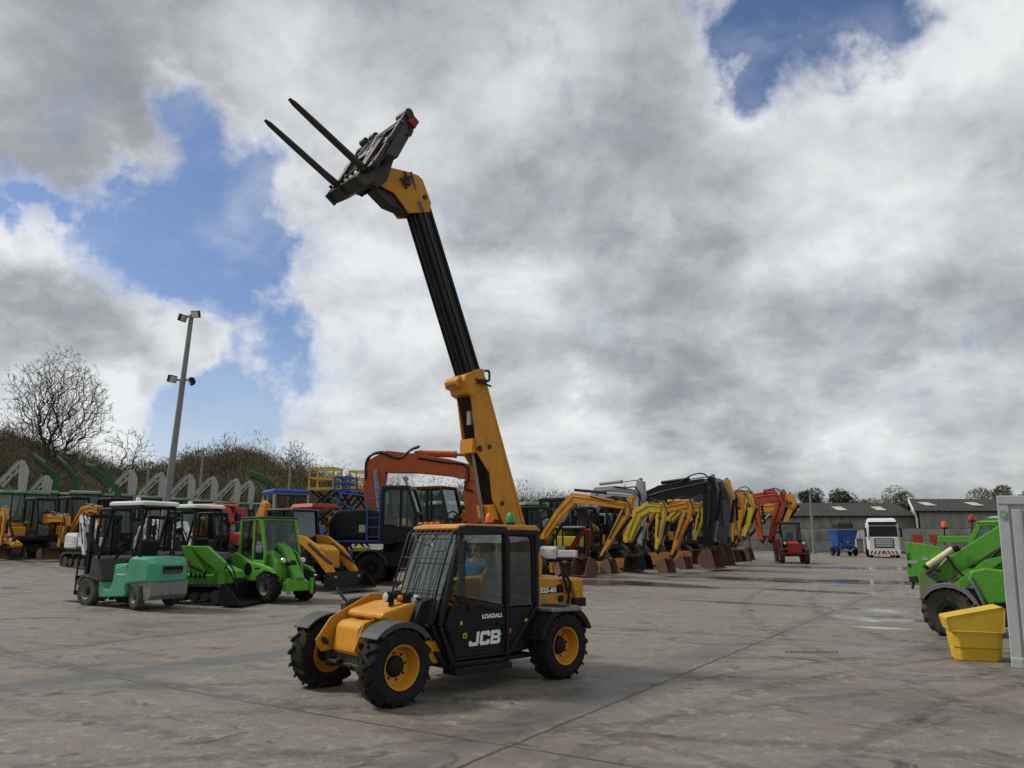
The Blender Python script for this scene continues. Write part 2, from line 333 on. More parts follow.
def excavator(label, cat, x, y, deg, s, main, boom, stick, bk, body=None, cabm=SAT, yaw=0, cside=1, group=None, name='excavator', hw=1., bw=.7, bmat=RST, bang=0, wheels=False, blade=True, canopy=False, boomm=None, roof=None, W=0, cyl2=True, gm=None, hood=True, trk=RUD, bs=None, kb=.97, ks=.66):
    f = F(name, label, cat, x, y, deg, group); body = body or main; boomm = boomm or main
    R = .33 * s
    tracks(f, s, radians(yaw), 1.55 * s, 2.5 * s, R, .38 * s, trk)
    z0 = 2.15 * R; zh = z0 + .75 * s
    m = MB(); m.bb(-1.0 * s, 1.0 * s, -.85 * s, .85 * s, z0, z0 + .16 * s); f.p('deck', m, SAT, .02)
    if hood: counterweight(f, 'engine_cover', -1.35 * s, -.25 * s, -.88 * s, .88 * s, z0 + .1 * s, zh, body)
    ys = cside
    cy0, cy1 = sorted((ys * .08 * s, ys * .82 * s)); zc = z0 + .17 * s; zt = zc + 1.55 * max(s, .85) * (.92 if s > 1.2 else 1)
    prof = [(-.3 * s, zc), (-.28 * s, zt), (.7 * s, zt), (.95 * s, zc + .55 * s), (.92 * s, zc)]
    if canopy:
        m = MB()
        for a in (prof[0], (prof[4][0], prof[4][1])):
            for yy in (-.6 * s, .6 * s): m.bar((a[0], yy, zc), (a[0], yy, zt), .06)
        c = f.p('canopy', m, cabm); r = MB(); r.bb(prof[0][0] - .15, prof[3][0], -.7 * s, .7 * s, zt, zt + .07); f.p('roof', r, roof or body, .02, c)
    else: cabin(f, prof, cy0, cy1, .075 * s, cabm, roof, zc + .35 * s, gm=gm)
    m = MB(); m.bb(-.2 * s, .85 * s, *sorted((-ys * .85 * s, -ys * .3 * s)), z0 + .17 * s, z0 + .55 * s); f.p('side_cover', m, body, .04)
    bp = [(a, b, c * kb) for a, b, c in f.pts(boom, W)]; w = .14 * s * hw
    m = MB(); m.limb(bp, W - w, W + w)
    m.cyl((bp[0][0], W - w * 1.5, bp[0][1]), (bp[0][0], W + w * 1.5, bp[0][1]), bp[0][2] * .7, seg=10); f.p('boom', m, boomm, .012)
    m = MB(); m.tube([(a[0], W - w - .015, a[1] + .3 * a[2]) for a in bp], .016 * s, 5); f.p('pipe', m, boomm); m = MB(); e_ = bp[-1]; q_ = bp[-2]; m.tube(curve([(q_[0], W - w - .03, q_[1] + q_[2] * .8), (e_[0] * .6 + q_[0] * .4, W - w - .05, e_[1] + e_[2] * 1.6), (e_[0] + .15, W - w - .08, e_[1] + e_[2] * 1.4), (e_[0] + .3 * s, W - w - .04, e_[1] - .3 * s)]), .018 * s + .006, 5); f.p('hose', m, SAT)
    k = len(bp) // 2; ft = (max(bp[0][0], .5 * s) + .15 * s, z0 + .15 * s); cylinder(f, ft, (bp[k][0], bp[k][1] - bp[k][2]), .06 * s, SAT, .6, W - w * .6)
    sp = [(a, b, c * ks) for a, b, c in f.pts(stick, W)]; m = MB(); m.limb(sp, W - w * .8, W + w * .8); st_ = f.p('stick', m, boomm, .012)
    for a in (sp[min(1, len(sp) - 1)], sp[-1]): m = MB(); m.cyl((a[0], W - w * .9, a[1]), (a[0], W + w * .9, a[1]), .05 * s + .02, seg=10); m.build('pin', STL, st_)
    m = MB(); a, b = sp[0], sp[-1]; m.tube([(a[0] * .8 + b[0] * .2 - .02, W - w * .86, a[1] * .8 + b[1] * .2), (a[0] * .3 + b[0] * .7, W - w * .86, a[1] * .3 + b[1] * .7)], .02 * s + .006, 5); m.build('pipe', STL, st_)
    if cyl2:
        a = bp[k]; cylinder(f, (a[0], a[1] + a[2] + .08 * s), (sp[0][0], sp[0][1] + sp[0][2] * .5), .055 * s, boomm if s > 1.3 else SAT, .55, W)
    tip = sp[-1]; c2 = sp[len(sp) // 2]; hi = sp[0] if len(sp) < 3 else sp[1]
    cylinder(f, (hi[0] + hi[2] + .1 * s, hi[1] - .1 * s), (tip[0] + .22 * s, tip[1] + .22 * s), .05 * s, SAT, .6, W)
    m = MB(); m.bar((tip[0] + .22 * s, W, tip[1] + .22 * s), (tip[0] + .02, W, tip[1] - .1 * s), .1 * s, .07 * s); m.bar((tip[0] + .22 * s, W, tip[1] + .22 * s), (tip[0] - .1 * s, W, tip[1] + .15 * s), .08 * s, .06 * s); f.p('linkage', m, STL)
    if bk:
        bx, bz = f.lz(bk[0], bk[1], W) if len(bk) > 1 else (tip[0], tip[1]); b_s = bs or .62 * s
        bz = max(b_s * .97, bz); bucket(f, bx, min(tip[1], bz) if len(bk) > 1 else max(tip[1], b_s * .97), b_s, bw * s, W, bmat, bang)
    if blade:
        M = Matrix.Rotation(radians(yaw), 4, 'Z'); m = MB(); m.prism([(1.5 * s, .04), (1.62 * s, .03), (1.56 * s, .38 * s), (1.5 * s, .38 * s)], -.95 * s, .95 * s); m.bb(.5 * s, 1.52 * s, -.5 * s, -.38 * s, .15 * s, .27 * s); m.bb(.5 * s, 1.52 * s, .38 * s, .5 * s, .15 * s, .27 * s)
        for v in range(len(m.v)): m.v[v] = tuple(M @ Vector(m.v[v]))
        f.p('dozer_blade', m, body if body is not LGR else SAT)
    return f
# ------------------------------------------------------------------ camera, light, sky
cam = bpy.data.cameras.new('camera'); cam.sensor_width = 36; cam.lens = FOC / 1024 * 36; cam.clip_end = 3000; cam.clip_start = .1
co = bpy.data.objects.new('camera', cam); COL.objects.link(co); co.location = (0, 0, CH); co.rotation_euler = (pi / 2 + PIT, 0, 0); SC.camera = co
SC.view_settings.view_transform = 'Standard'; SC.view_settings.look = 'None'; SC.view_settings.exposure = .12; SC.view_settings.gamma = 1; SC.view_settings.use_curve_mapping = False
SUN_EL, SUN_AZ = radians(47), radians(280)        # azimuth clockwise from +y
sl = bpy.data.lights.new('sun', 'SUN'); sl.energy = 2.6; sl.angle = radians(11); sl.color = (1, .96, .9)
so = bpy.data.objects.new('sun', sl); COL.objects.link(so)
sd = Vector((sin(SUN_AZ) * cos(SUN_EL), cos(SUN_AZ) * cos(SUN_EL), sin(SUN_EL))); so.rotation_euler = sd.to_track_quat('Z', 'Y').to_euler(); so.location = (0, 0, 40)
w = bpy.data.worlds.new('World'); SC.world = w; w.use_nodes = True; n = w.node_tree; n.nodes.clear()
def VM(op, a, b=None, sc=None):
    o = nd(n, 'ShaderNodeVectorMath', operation=op)
    for i, v in enumerate((a, b)):
        if v is None: continue
        if isinstance(v, bpy.types.NodeSocket): L(n, v, o.inputs[i])
        else: o.inputs[i].default_value = v
    if sc is not None:
        if isinstance(sc, bpy.types.NodeSocket): L(n, sc, o.inputs['Scale'])
        else: o.inputs['Scale'].default_value = sc
    return o
def MA(op, a, b=None, c=None, clamp=False):
    o = nd(n, 'ShaderNodeMath', operation=op, use_clamp=clamp)
    for i, v in enumerate((a, b, c)):
        if v is None: continue
        if isinstance(v, bpy.types.NodeSocket): L(n, v, o.inputs[i])
        else: o.inputs[i].default_value = v
    return o.outputs[0]
def SS(v, a, b, c=0., d=1.):
    o = nd(n, 'ShaderNodeMapRange', interpolation_type='SMOOTHSTEP'); L(n, v, o.inputs[0])
    for i, q in enumerate((a, b, c, d)): o.inputs[i + 1].default_value = q
    return o.outputs[0]
tc = nd(n, 'ShaderNodeTexCoord').outputs['Generated']; D = VM('NORMALIZE', tc).outputs[0]
sep = nd(n, 'ShaderNodeSeparateXYZ'); L(n, D, sep.inputs[0]); Z = sep.outputs[2]
inv = MA('DIVIDE', 1., MA('ADD', MA('MAXIMUM', Z, 0.), .42)); P = VM('SCALE', D, None, inv).outputs[0]
def NZ(vec, sc, det, ro=.55, dist=0, col=False, off=(0, 0, 0)):
    v = VM('ADD', vec, off).outputs[0]; o = nd(n, 'ShaderNodeTexNoise', i_Scale=sc, i_Detail=det, i_Roughness=ro, i_Distortion=dist); L(n, v, o.inputs['Vector']); return o.outputs['Color' if col else 'Fac']
w1 = NZ(D, 4., 6, .6, 0, True); wv = VM('SCALE', VM('SUBTRACT', w1, (.5, .5, .5)).outputs[0], None, .23).outputs[0]
w2 = NZ(D, 14., 6, .62, 0, True, (3, 1, 0)); wv2 = VM('SCALE', VM('SUBTRACT', w2, (.5, .5, .5)).outputs[0], None, .09).outputs[0]
DW = VM('ADD', VM('ADD', D, wv).outputs[0], wv2).outputs[0]
def blobs(lst):
    tot = None
    for px, py, r, wt in lst:
        dv = ray(px, py).normalized(); dist = VM('DISTANCE', DW, tuple(dv)).outputs['Value']
        b = SS(dist, r * 1.25 / FOC, r * .15 / FOC, 0., wt); tot = b if tot is None else MA('ADD', tot, b)
    return tot
CLEAR = blobs([(35, 192, 42, .9), (85, 172, 40, .7), (0, 185, 40, .6), (725, 70, 45, .5), (165, 105, 50, .9), (190, 170, 75, 1.0), (150, 235, 75, 1.1), (70, 185, 45, .8), (105, 225, 60, 1.), (215, 262, 62, 1.1), (190, 335, 52, -1.), (280, 315, 50, .9), (225, 385, 65, 1.), (200, 430, 60, .9), (270, 230, 45, .6), (820, 15, 85, 1.3), (745, 15, 60, 1.1), (885, -10, 60, .8), (270, 155, 35, .5), (300, 345, 50, .8), (250, 375, 50, .5), (240, 200, 60, .7), (265, 260, 55, .6), (20, 195, 30, .6), (560, 395, 25, .5), (340, 240, 35, .35), (590, 330, 35, .35), (450, 225, 35, .35), (370, 215, 30, .4), (960, 360, 40, .35), (270, 430, 40, .3)])
BRI = blobs([(15, 235, 60, .55), (50, 235, 45, .4), (95, 280, 40, .2), (60, 450, 70, .5), (125, 430, 45, .6), (165, 325, 45, .4), (330, 290, 90, .3), (300, 405, 80, .4), (375, 330, 90, .3), (430, 290, 70, .2), (950, 40, 70, .5), (1000, 70, 80, .25), (880, 140, 70, .22), (985, 190, 80, .2), (800, 265, 100, .35), (870, 230, 80, .2), (640, 290, 70, .3), (540, 290, 60, .35), (740, 300, 60, .25), (540, 460, 90, .35), (300, 60, 70, .3), (570, 50, 80, .3), (480, 120, 60, .15), (700, 440, 50, .2), (870, 410, 70, .35), (950, 430, 60, .25), (385, 410, 60, .2), (450, 400, 60, .2), (420, 180, 70, .2), (780, 100, 60, .1), (740, 400, 60, .15), (60, 460, 60, .3), (620, 440, 50, .3), (560, 410, 50, .2), (780, 395, 45, .3), (1000, 400, 40, .3), (930, 395, 35, .25), (690, 465, 60, .2), (860, 465, 60, .2)])
DRK = blobs([(70, 70, 150, .42), (70, 140, 90, .25), (220, 40, 120, .2), (20, 320, 60, .4), (110, 345, 55, .35), (40, 290, 50, .2), (430, 40, 130, .14), (620, 160, 110, .22), (690, 200, 80, .12), (680, 120, 60, .15), (720, 340, 110, .3), (850, 350, 90, .32), (960, 340, 80, .2), (800, 440, 70, .2), (640, 370, 90, .2), (640, 90, 60, .15), (460, 240, 60, .12), (960, 480, 80, .15), (740, 470, 80, .15), (520, 200, 60, .12), (870, 190, 50, .1)])
big = NZ(P, 1.7, 8, .55, .5); fin = NZ(P, 3.6, 12, .58, .15, off=(5, 2, 1)); fin2 = NZ(P, 3.6, 12, .58, .15, off=(5.05, 1.98, .84))
det = NZ(D, 9., 10, .6, .3)
cov = MA('ADD', MA('MULTIPLY', MA('SUBTRACT', det, .5), 2.1), MA('SUBTRACT', .62, CLEAR))
alpha = MA('MAXIMUM', SS(cov, -.75, .70), MA('MULTIPLY', SS(fin, .50, .76), .38))
rel = MA('MULTIPLY', MA('SUBTRACT', fin, fin2), 1.25)
edge = MA('MULTIPLY', SS(CLEAR, .05, .6), .28)
lum = MA('ADD', MA('ADD', MA('ADD', .55, MA('MULTIPLY', BRI, .62)), MA('MULTIPLY', DRK, -.58)), MA('ADD', rel, MA('MULTIPLY', MA('SUBTRACT', big, .5), .24)))
crisp = NZ(D, 17., 10, .62, .4, off=(2, 7, 4)); lum = MA('ADD', lum, MA('MULTIPLY', MA('SUBTRACT', crisp, .5), .30))
lum = MA('ADD', MA('ADD', lum, edge), MA('MULTIPLY', MA('SUBTRACT', det, .5), .34))
cl = ramp(n, [(0., (2.35, 2.45, 2.6)), (.3, (3.5, 3.62, 3.75)), (.55, (5.1, 5.25, 5.3)), (.8, (6.6, 6.8, 6.85)), (1., (7.9, 8.05, 8.1))], lum)
sky = nd(n, 'ShaderNodeTexSky', sky_type='NISHITA', sun_disc=False, sun_elevation=SUN_EL, sun_rotation=SUN_AZ, altitude=50, air_density=1.0, dust_density=1., ozone_density=2.)
sk = mixc(n, 1., sky.outputs[0], (.80, .86, 1.0), 'MULTIPLY')
alpha = MA('MULTIPLY', alpha, .96)
alpha = MA('MAXIMUM', alpha, MA('MULTIPLY', SS(Z, .30, .0, 0, .45), 1.))
cc = mixc(n, alpha, sk, cl)
bg = nd(n, 'ShaderNodeBackground', i_Strength=.1); L(n, cc, bg.inputs[0]); wo = nd(n, 'ShaderNodeOutputWorld'); L(n, bg.outputs[0], wo.inputs[0])

# ------------------------------------------------------------------ ground
def ground_mat():
    m, n = nt('wet_concrete'); tc = nd(n, 'ShaderNodeTexCoord').outputs['Object']
    rot = nd(n, 'ShaderNodeMapping', i_Rotation=(0, 0, radians(-58))); L(n, tc, rot.inputs[0]); R = rot.outputs[0]
    big = noise(n, tc, .23, 6, .6); med = noise(n, tc, 1.3, 7, .62, .4); fine = noise(n, tc, 24, 5, .7); grit = noise(n, tc, 160, 2, .6)
    stm = nd(n, 'ShaderNodeMapping', i_Rotation=(0, 0, radians(-58)), i_Scale=(.8, 1.5, 1)); L(n, tc, stm.inputs[0]); streak = noise(n, stm.outputs[0], .7, 8, .68, .8)
    stm2 = nd(n, 'ShaderNodeMapping', i_Rotation=(0, 0, radians(-75)), i_Scale=(.35, 2.4, 1)); L(n, tc, stm2.inputs[0]); streak2 = noise(n, stm2.outputs[0], 1.1, 8, .68, .5)
    mott = noise(n, tc, 5.5, 8, .72, .5); patchy = noise(n, tc, .5, 4, .55, .3)
    c = mixc(n, ramp(n, [(.38, 0.), (.62, 1.)], med), (.125, .100, .078), (.215, .188, .152))
    c = mixc(n, ramp(n, [(.45, 0.), (.62, .7)], streak), c, (.33, .305, .265))
    c = mixc(n, ramp(n, [(.46, 0.), (.60, .75)], streak2), c, (.13, .105, .085))
    c = mixc(n, ramp(n, [(.45, 0.), (.58, .7)], patchy), c, (.19, .142, .115)); c = mixc(n, ramp(n, [(.44, .6), (.54, 0.)], big), c, (.13, .125, .118))
    c = mixc(n, ramp(n, [(.48, .0), (.66, .6)], mott), c, (.11, .095, .08))
    c = mixc(n, ramp(n, [(.34, .6), (.46, 0.)], mott), c, (.37, .35, .31))
    c = mixc(n, ramp(n, [(.45, .0), (.66, .5)], fine), c, (.075, .063, .054))
    c = mixc(n, ramp(n, [(.4, 0.), (.7, .4)], grit), c, (.40, .38, .34))
    def mt(op, a, b=None, c=None, cl=False):
        o = nd(n, 'ShaderNodeMath', operation=op, use_clamp=cl)
        for i, v in enumerate((a, b, c)):
            if v is None: continue
            if isinstance(v, bpy.types.NodeSocket): L(n, v, o.inputs[i])
            else: o.inputs[i].default_value = v
        return o.outputs[0]
    def ss(v, a, b, c=0., d=1.):
        o = nd(n, 'ShaderNodeMapRange', interpolation_type='SMOOTHSTEP'); L(n, v, o.inputs[0])
        for i, q in enumerate((a, b, c, d)): o.inputs[i + 1].default_value = q
        return o.outputs[0]
    sx_ = nd(n, 'ShaderNodeSeparateXYZ'); L(n, tc, sx_.inputs[0])
    def ring(cx_, cy_, rad, wd, amt, cc, base):
        dx = mt('SUBTRACT', sx_.outputs[0], cx_); dy = mt('SUBTRACT', sx_.outputs[1], cy_); rr_ = mt('SQRT', mt('ADD', mt('MULTIPLY', dx, dx), mt('MULTIPLY', dy, dy)))
        t_ = mt('ABSOLUTE', mt('SUBTRACT', mt('ADD', rr_, mt('MULTIPLY', noise(n, tc, .6, 3), .5)), rad)); k_ = mt('MULTIPLY', ss(t_, wd, wd * .5), mt('MULTIPLY', ramp(n, [(.4, .15), (.6, 1.)], mott), amt)); return mixc(n, k_, base, cc)
    for q_ in ((14, -2, 14.6, .16), (14, -2, 16.4, .16), (-9, 32, 24.5, .15), (-9, 32, 26.2, .15), (9, 33, 26.8, .17), (9, 33, 28.4, .17), (-14, -6, 20.5, .14), (3, -22, 33.0, .2), (3, -22, 34.7, .2), (40, 12, 33.5, .2), (40, 12, 35.3, .2)): c = ring(*q_, .6, (.075, .062, .053), c)
    oil = noise(n, tc, .9, 5, .7, 1.5); c = mixc(n, ramp(n, [(.57, 0.), (.66, .85)], oil), c, (.03, .025, .022))
    mp = nd(n, 'ShaderNodeSeparateXYZ'); L(n, R, mp.inputs[0])
    wob = mt('MULTIPLY', mt('SUBTRACT', noise(n, tc, 2.5, 6, .7), .5), .10)
    jo = None
    for ax, off, sp in ((0, 6.14, 9.), (1, 3.85, 9.)):
        v = mt('ADD', mt('ADD', mp.outputs[ax], wob), sp * 40 - off + sp / 2); v = mt('ABSOLUTE', mt('SUBTRACT', mt('MODULO', v, sp), sp / 2))
        j = ss(v, .035, .008); jw = ss(v, .5, .05, 0, .4); jj = mt('MAXIMUM', mt('MULTIPLY', j, .9), mt('MULTIPLY', jw, ramp(n, [(.4, 0.), (.6, 1.)], med)))
        jo = jj if jo is None else mt('MAXIMUM', jo, jj)
    c = mixc(n, jo, c, (.04, .034, .03))
    # wet: a drain run and puddles
    wet = ramp(n, [(.50, 0.), (.62, 1.)], mt('ADD', mt('MULTIPLY', big, .6), mt('MULTIPLY', streak, .45)))
    def patch(x, y, rx, ry, deg, a=1., rag=1.6):
        mm = nd(n, 'ShaderNodeMapping', vector_type='TEXTURE', i_Location=(x, y, 0), i_Rotation=(0, 0, radians(deg)), i_Scale=(rx, ry, 50)); L(n, tc, mm.inputs[0])
        ln = nd(n, 'ShaderNodeVectorMath', operation='LENGTH'); L(n, mm.outputs[0], ln.inputs[0])
        d = mt('ADD', ln.outputs['Value'], mt('MULTIPLY', mt('SUBTRACT', mt('ADD', mt('MULTIPLY', mott, .5), mt('MULTIPLY', streak, .5)), .5), rag)); return ss(d, 1.05, .6, 0, a)
    pud = None
    for q in ((8.6, 21.4, 4.8, .55, -36), (9.6, 17.8, 1.9, .5, -20), (8.0, 18.6, .4, 1.1, 10), (11, 19.2, 2.5, .6, -30), (7.6, 16.6, .8, .25, -30), (12, 27, 5, .8, -36), (14, 34, 7, 2.6, -20), (24, 48, 9, 4., -5), (5, 31, 4, 1.6, -32), (-3.9, 5.3, .8, .4, 10), (2.2, 31, 3, 1.4, -30)):
        k = patch(*q); pud = k if pud is None else mt('MAXIMUM', pud, k)
    run = mt('MAXIMUM', patch(-4.7, 11.3, 4.6, .42, 50, .95, .9), mt('MAXIMUM', patch(1.6, 10.6, 5.5, .42, 58, .75, 1.2), patch(-9, 9.3, 3.5, .4, 20, .9, .9)))
    wet = mt('MAXIMUM', wet, run)
    c = mixc(n, mt('MULTIPLY', wet, .35), c, (.07, .068, .066)); c = mixc(n, mt('MULTIPLY', run, .6), c, (.085, .09, .095)); c = mixc(n, mt('MULTIPLY', pud, .6), c, (.03, .03, .03))
    c = mixc(n, 1., c, (.93, .91, .87), 'MULTIPLY'); b = nd(n, 'ShaderNodeBsdfPrincipled'); L(n, c, b.inputs['Base Color'])
    ro = mt('SUBTRACT', .82, mt('MULTIPLY', wet, .42)); ro = mt('SUBTRACT', ro, mt('MULTIPLY', pud, .62), cl=True); ro = mt('MAXIMUM', ro, .08); L(n, ro, b.inputs['Roughness'])
    h = mt('ADD', mt('MULTIPLY', fine, .6), mt('ADD', mt('MULTIPLY', grit, .15), mt('MULTIPLY', jo, -1.2))); h = mt('ADD', h, mt('MULTIPLY', med, .8))
    bp = nd(n, 'ShaderNodeBump', i_Distance=.02); L(n, mt('SUBTRACT', .6, mt('MULTIPLY', pud, .58)), bp.inputs['Strength']); L(n, h, bp.inputs['Height']); L(n, bp.outputs[0], b.inputs['Normal'])
    o = nd(n, 'ShaderNodeOutputMaterial'); L(n, b.outputs[0], o.inputs[0]); return m
m = MB(); NX, NY = 150, 130; x0, x1, y0, y1 = -80, 110, -25, 112
m.add([(x0 + (x1 - x0) * i / NX, y0 + (y1 - y0) * j / NY, zg(x0 + (x1 - x0) * i / NX, y0 + (y1 - y0) * j / NY)) for j in range(NY + 1) for i in range(NX + 1)],
      [(j * (NX + 1) + i, j * (NX + 1) + i + 1, (j + 1) * (NX + 1) + i + 1, (j + 1) * (NX + 1) + i) for j in range(NY) for i in range(NX)])
m.sm = [True] * len(m.f); g = m.build('yard_ground', ground_mat(), kind='structure', recalc=False)
# hills behind
def hill(x, y):
    r = hypot(x, y - 0.); 
    if y < 5: ax = -900 if x < 0 else 900
    else: ax = x / y * FOC + 512
    K = [(-2000, 26), (-300, 29), (0, 22.5), (60, 17.5), (130, 12.5), (165, 14), (200, 18), (250, 20), (290, 15), (330, 11), (380, 8), (440, 6), (520, 3.5), (600, 2.5), (680, 1), (760, 1), (830, 0.), (3000, 0)]
    rz = 0
    for (a, b), (c, d) in zip(K, K[1:]):
        if a <= ax < c: t = (ax - a) / (c - a); t = t * t * (3 - 2 * t); rz = b + (d - b) * t
    t = max(0, min(1, (r - 62) / 190)); t = t ** .75
    return rz * t + (max(0, r - 252) * (.01))
def terr(x, y):
    inside = -79 < x < 109 and -24 < y < 111
    return zg(x, y) - (.25 if inside else .0) + hill(x, y) * (1 if y > -20 else 0)
m = MB(); NX, NY = 170, 130; x0, x1, y0, y1 = -420, 620, -60, 760
V = []
for j in range(NY + 1):
    for i in range(NX + 1):
        x = x0 + (x1 - x0) * i / NX; y = y0 + (y1 - y0) * (j / NY); V.append((x, y, terr(x, y) - .2 + .5 * sin(x * .09) * sin(y * .07) * (1 if hypot(x, y) > 120 else 0)))
m.add(V, [(j * (NX + 1) + i, j * (NX + 1) + i + 1, (j + 1) * (NX + 1) + i + 1, (j + 1) * (NX + 1) + i) for j in range(NY) for i in range(NX)])
m.sm = [True] * len(m.f)
FLD = paint('hill_grass', (.05, .06, .022), .95, .6, dcol=(.035, .03, .02), sc=.05)
m.build('hill_terrain', FLD, kind='structure', recalc=False)

# ------------------------------------------------------------------ trees
def foliage_mat(name, cols, rough=.9, sc=.12):
    m, n = nt(name); tc = nd(n, 'ShaderNodeTexCoord').outputs['Object']; f = noise(n, tc, sc, 3, .7); f2 = noise(n, tc, sc * 14, 2, .6)
    a = nd(n, 'ShaderNodeMath', operation='MULTIPLY_ADD', i_1=.35); L(n, f2, a.inputs[0]); L(n, f, a.inputs[2])
    c = ramp(n, [(.52 + .30 * i / len(cols), col) for i, col in enumerate(cols)], a.outputs[0])
    b = nd(n, 'ShaderNodeBsdfPrincipled', i_Roughness=rough); b.inputs['Specular IOR Level'].default_value = .15; L(n, c, b.inputs['Base Color']); o = nd(n, 'ShaderNodeOutputMaterial'); L(n, b.outputs[0], o.inputs[0]); return m
BRK = paint('bark', (.06, .05, .042), .9, .5, dcol=(.04, .045, .03)); TWG = paint('twigs', (.05, .042, .036), .9, .3)
WOOD = foliage_mat('woodland', [(.07, .055, .036), (.12, .092, .062), (.085, .085, .034), (.16, .13, .09), (.12, .125, .045), (.15, .115, .075)])
EVG = foliage_mat('evergreen', [(.012, .02, .012), (.02, .032, .016), (.035, .045, .025)])
BUD = foliage_mat('budding_leaves', [(.06, .05, .032), (.085, .08, .035), (.11, .10, .05)])
def tuft(m, c, r, n_, sz, up=.4):                   # leaf-sized blades through a volume
    for _ in range(n_):
        while 1:
            q = Vector((random.uniform(-1, 1), random.uniform(-1, 1), random.uniform(-1, 1)))
            if q.length < 1: break
        q = q.normalized() * q.length ** .5
        p = Vector(c) + Vector((q.x * r[0], q.y * r[1], q.z * r[2]))
        d = (Vector((q.x, q.y, q.z + up)) + Vector((random.gauss(0, .5), random.gauss(0, .5), random.gauss(0, .5)))).normalized() * sz * random.uniform(.5, 1.4)
        e = d.cross(Vector((random.gauss(0, 1), random.gauss(0, 1), random.gauss(0, 1)))).normalized() * sz * random.uniform(.1, .28)
        m.add([p - e, p + e, p + d], [(0, 1, 2)])
import numpy as np
RS = np.random.RandomState(5)
def twig_cloud(n_, size, wide, up):
    q = RS.normal(size=(n_, 3)); q /= np.linalg.norm(q, axis=1)[:, None]; q *= RS.rand(n_, 1) ** .42
    lob = RS.randint(0, 6, n_); off = RS.normal(size=(6, 3)) * (.34, .34, .22); p = q * (.62, .62, .55) + off[lob]
    d = p * (1, 1, .8) + (0, 0, up) + RS.normal(size=(n_, 3)) * .55; d /= np.linalg.norm(d, axis=1)[:, None]; d *= size * (.5 + RS.rand(n_, 1))
    e = np.cross(d, RS.normal(size=(n_, 3))); e /= np.linalg.norm(e, axis=1)[:, None]; e *= size * wide * (.6 + RS.rand(n_, 1))
    return p, d, e
def wood(name, label, xs, seeds, mat, hmin, hmax, bl, size, wide=.09, up=.9):
    var = [twig_cloud(bl, 1., wide, up) for _ in range(10)]; out = []
    for _ in range(seeds):
        x, y = xs(); z = terr(x, y) - .2; h = random.uniform(hmin, hmax); r = h * random.uniform(.36, .52); p, d, e = var[random.randrange(10)]
        a = random.random() * 6.3; R = np.array([[cos(a), -sin(a), 0], [sin(a), cos(a), 0], [0, 0, 1]]); c = (p @ R.T) * (r, r, h * .5) + (x, y, z + h * .5); dd = (d @ R.T) * size; ee = (e @ R.T) * size
        out.append(np.stack([c - ee, c + ee, c + dd], 1).reshape(-1, 3))
        for k in range(2):
            b = np.array([x + random.gauss(0, r * .3), y, z]); t = b + (random.gauss(0, .3), 0, h * .8); out.append(np.array([b - (.12, 0, 0), b + (.12, 0, 0), t]))
    V = np.concatenate(out).astype(np.float32); N = len(V); me = bpy.data.meshes.new(name); me.vertices.add(N); me.vertices.foreach_set('co', V.ravel()); me.loops.add(N); me.loops.foreach_set('vertex_index', np.arange(N, dtype=np.int32)); me.polygons.add(N // 3); me.polygons.foreach_set('loop_start', np.arange(0, N, 3, dtype=np.int32)); me.update(calc_edges=True)
    me.materials.append(mat); o = bpy.data.objects.new(name, me); COL.objects.link(o); tag(o, label, 'woodland', kind='stuff'); return o
def far_pos(a0, a1, d0, d1):
    def g():
        px = random.uniform(a0, a1); D = d0 + (d1 - d0) * random.random() ** .8; return (px - 512) / FOC * D, D
    return g
wood('hillside_woodland', 'bare brown and olive wood covering the hillside behind the machines', far_pos(-60, 700, 90, 250), 1700, WOOD, 4.5, 8., 360, .48, .075, .8)
wood('hedge', 'dense scrubby hedge and bushes along the foot of the hill', far_pos(-60, 740, 66, 96), 560, WOOD, 2.2, 4.2, 360, .36, .08, .7)
wood('evergreen_scrub', 'dark evergreen clumps scattered through the hillside wood', far_pos(-60, 520, 95, 240), 45, EVG, 3.5, 6, 420, .45, .16, .4)
wood('distant_treeline', 'hazy far-off line of bare trees beyond the sheds', far_pos(700, 1150, 190, 260), 260, WOOD, 4, 7, 300, .6)
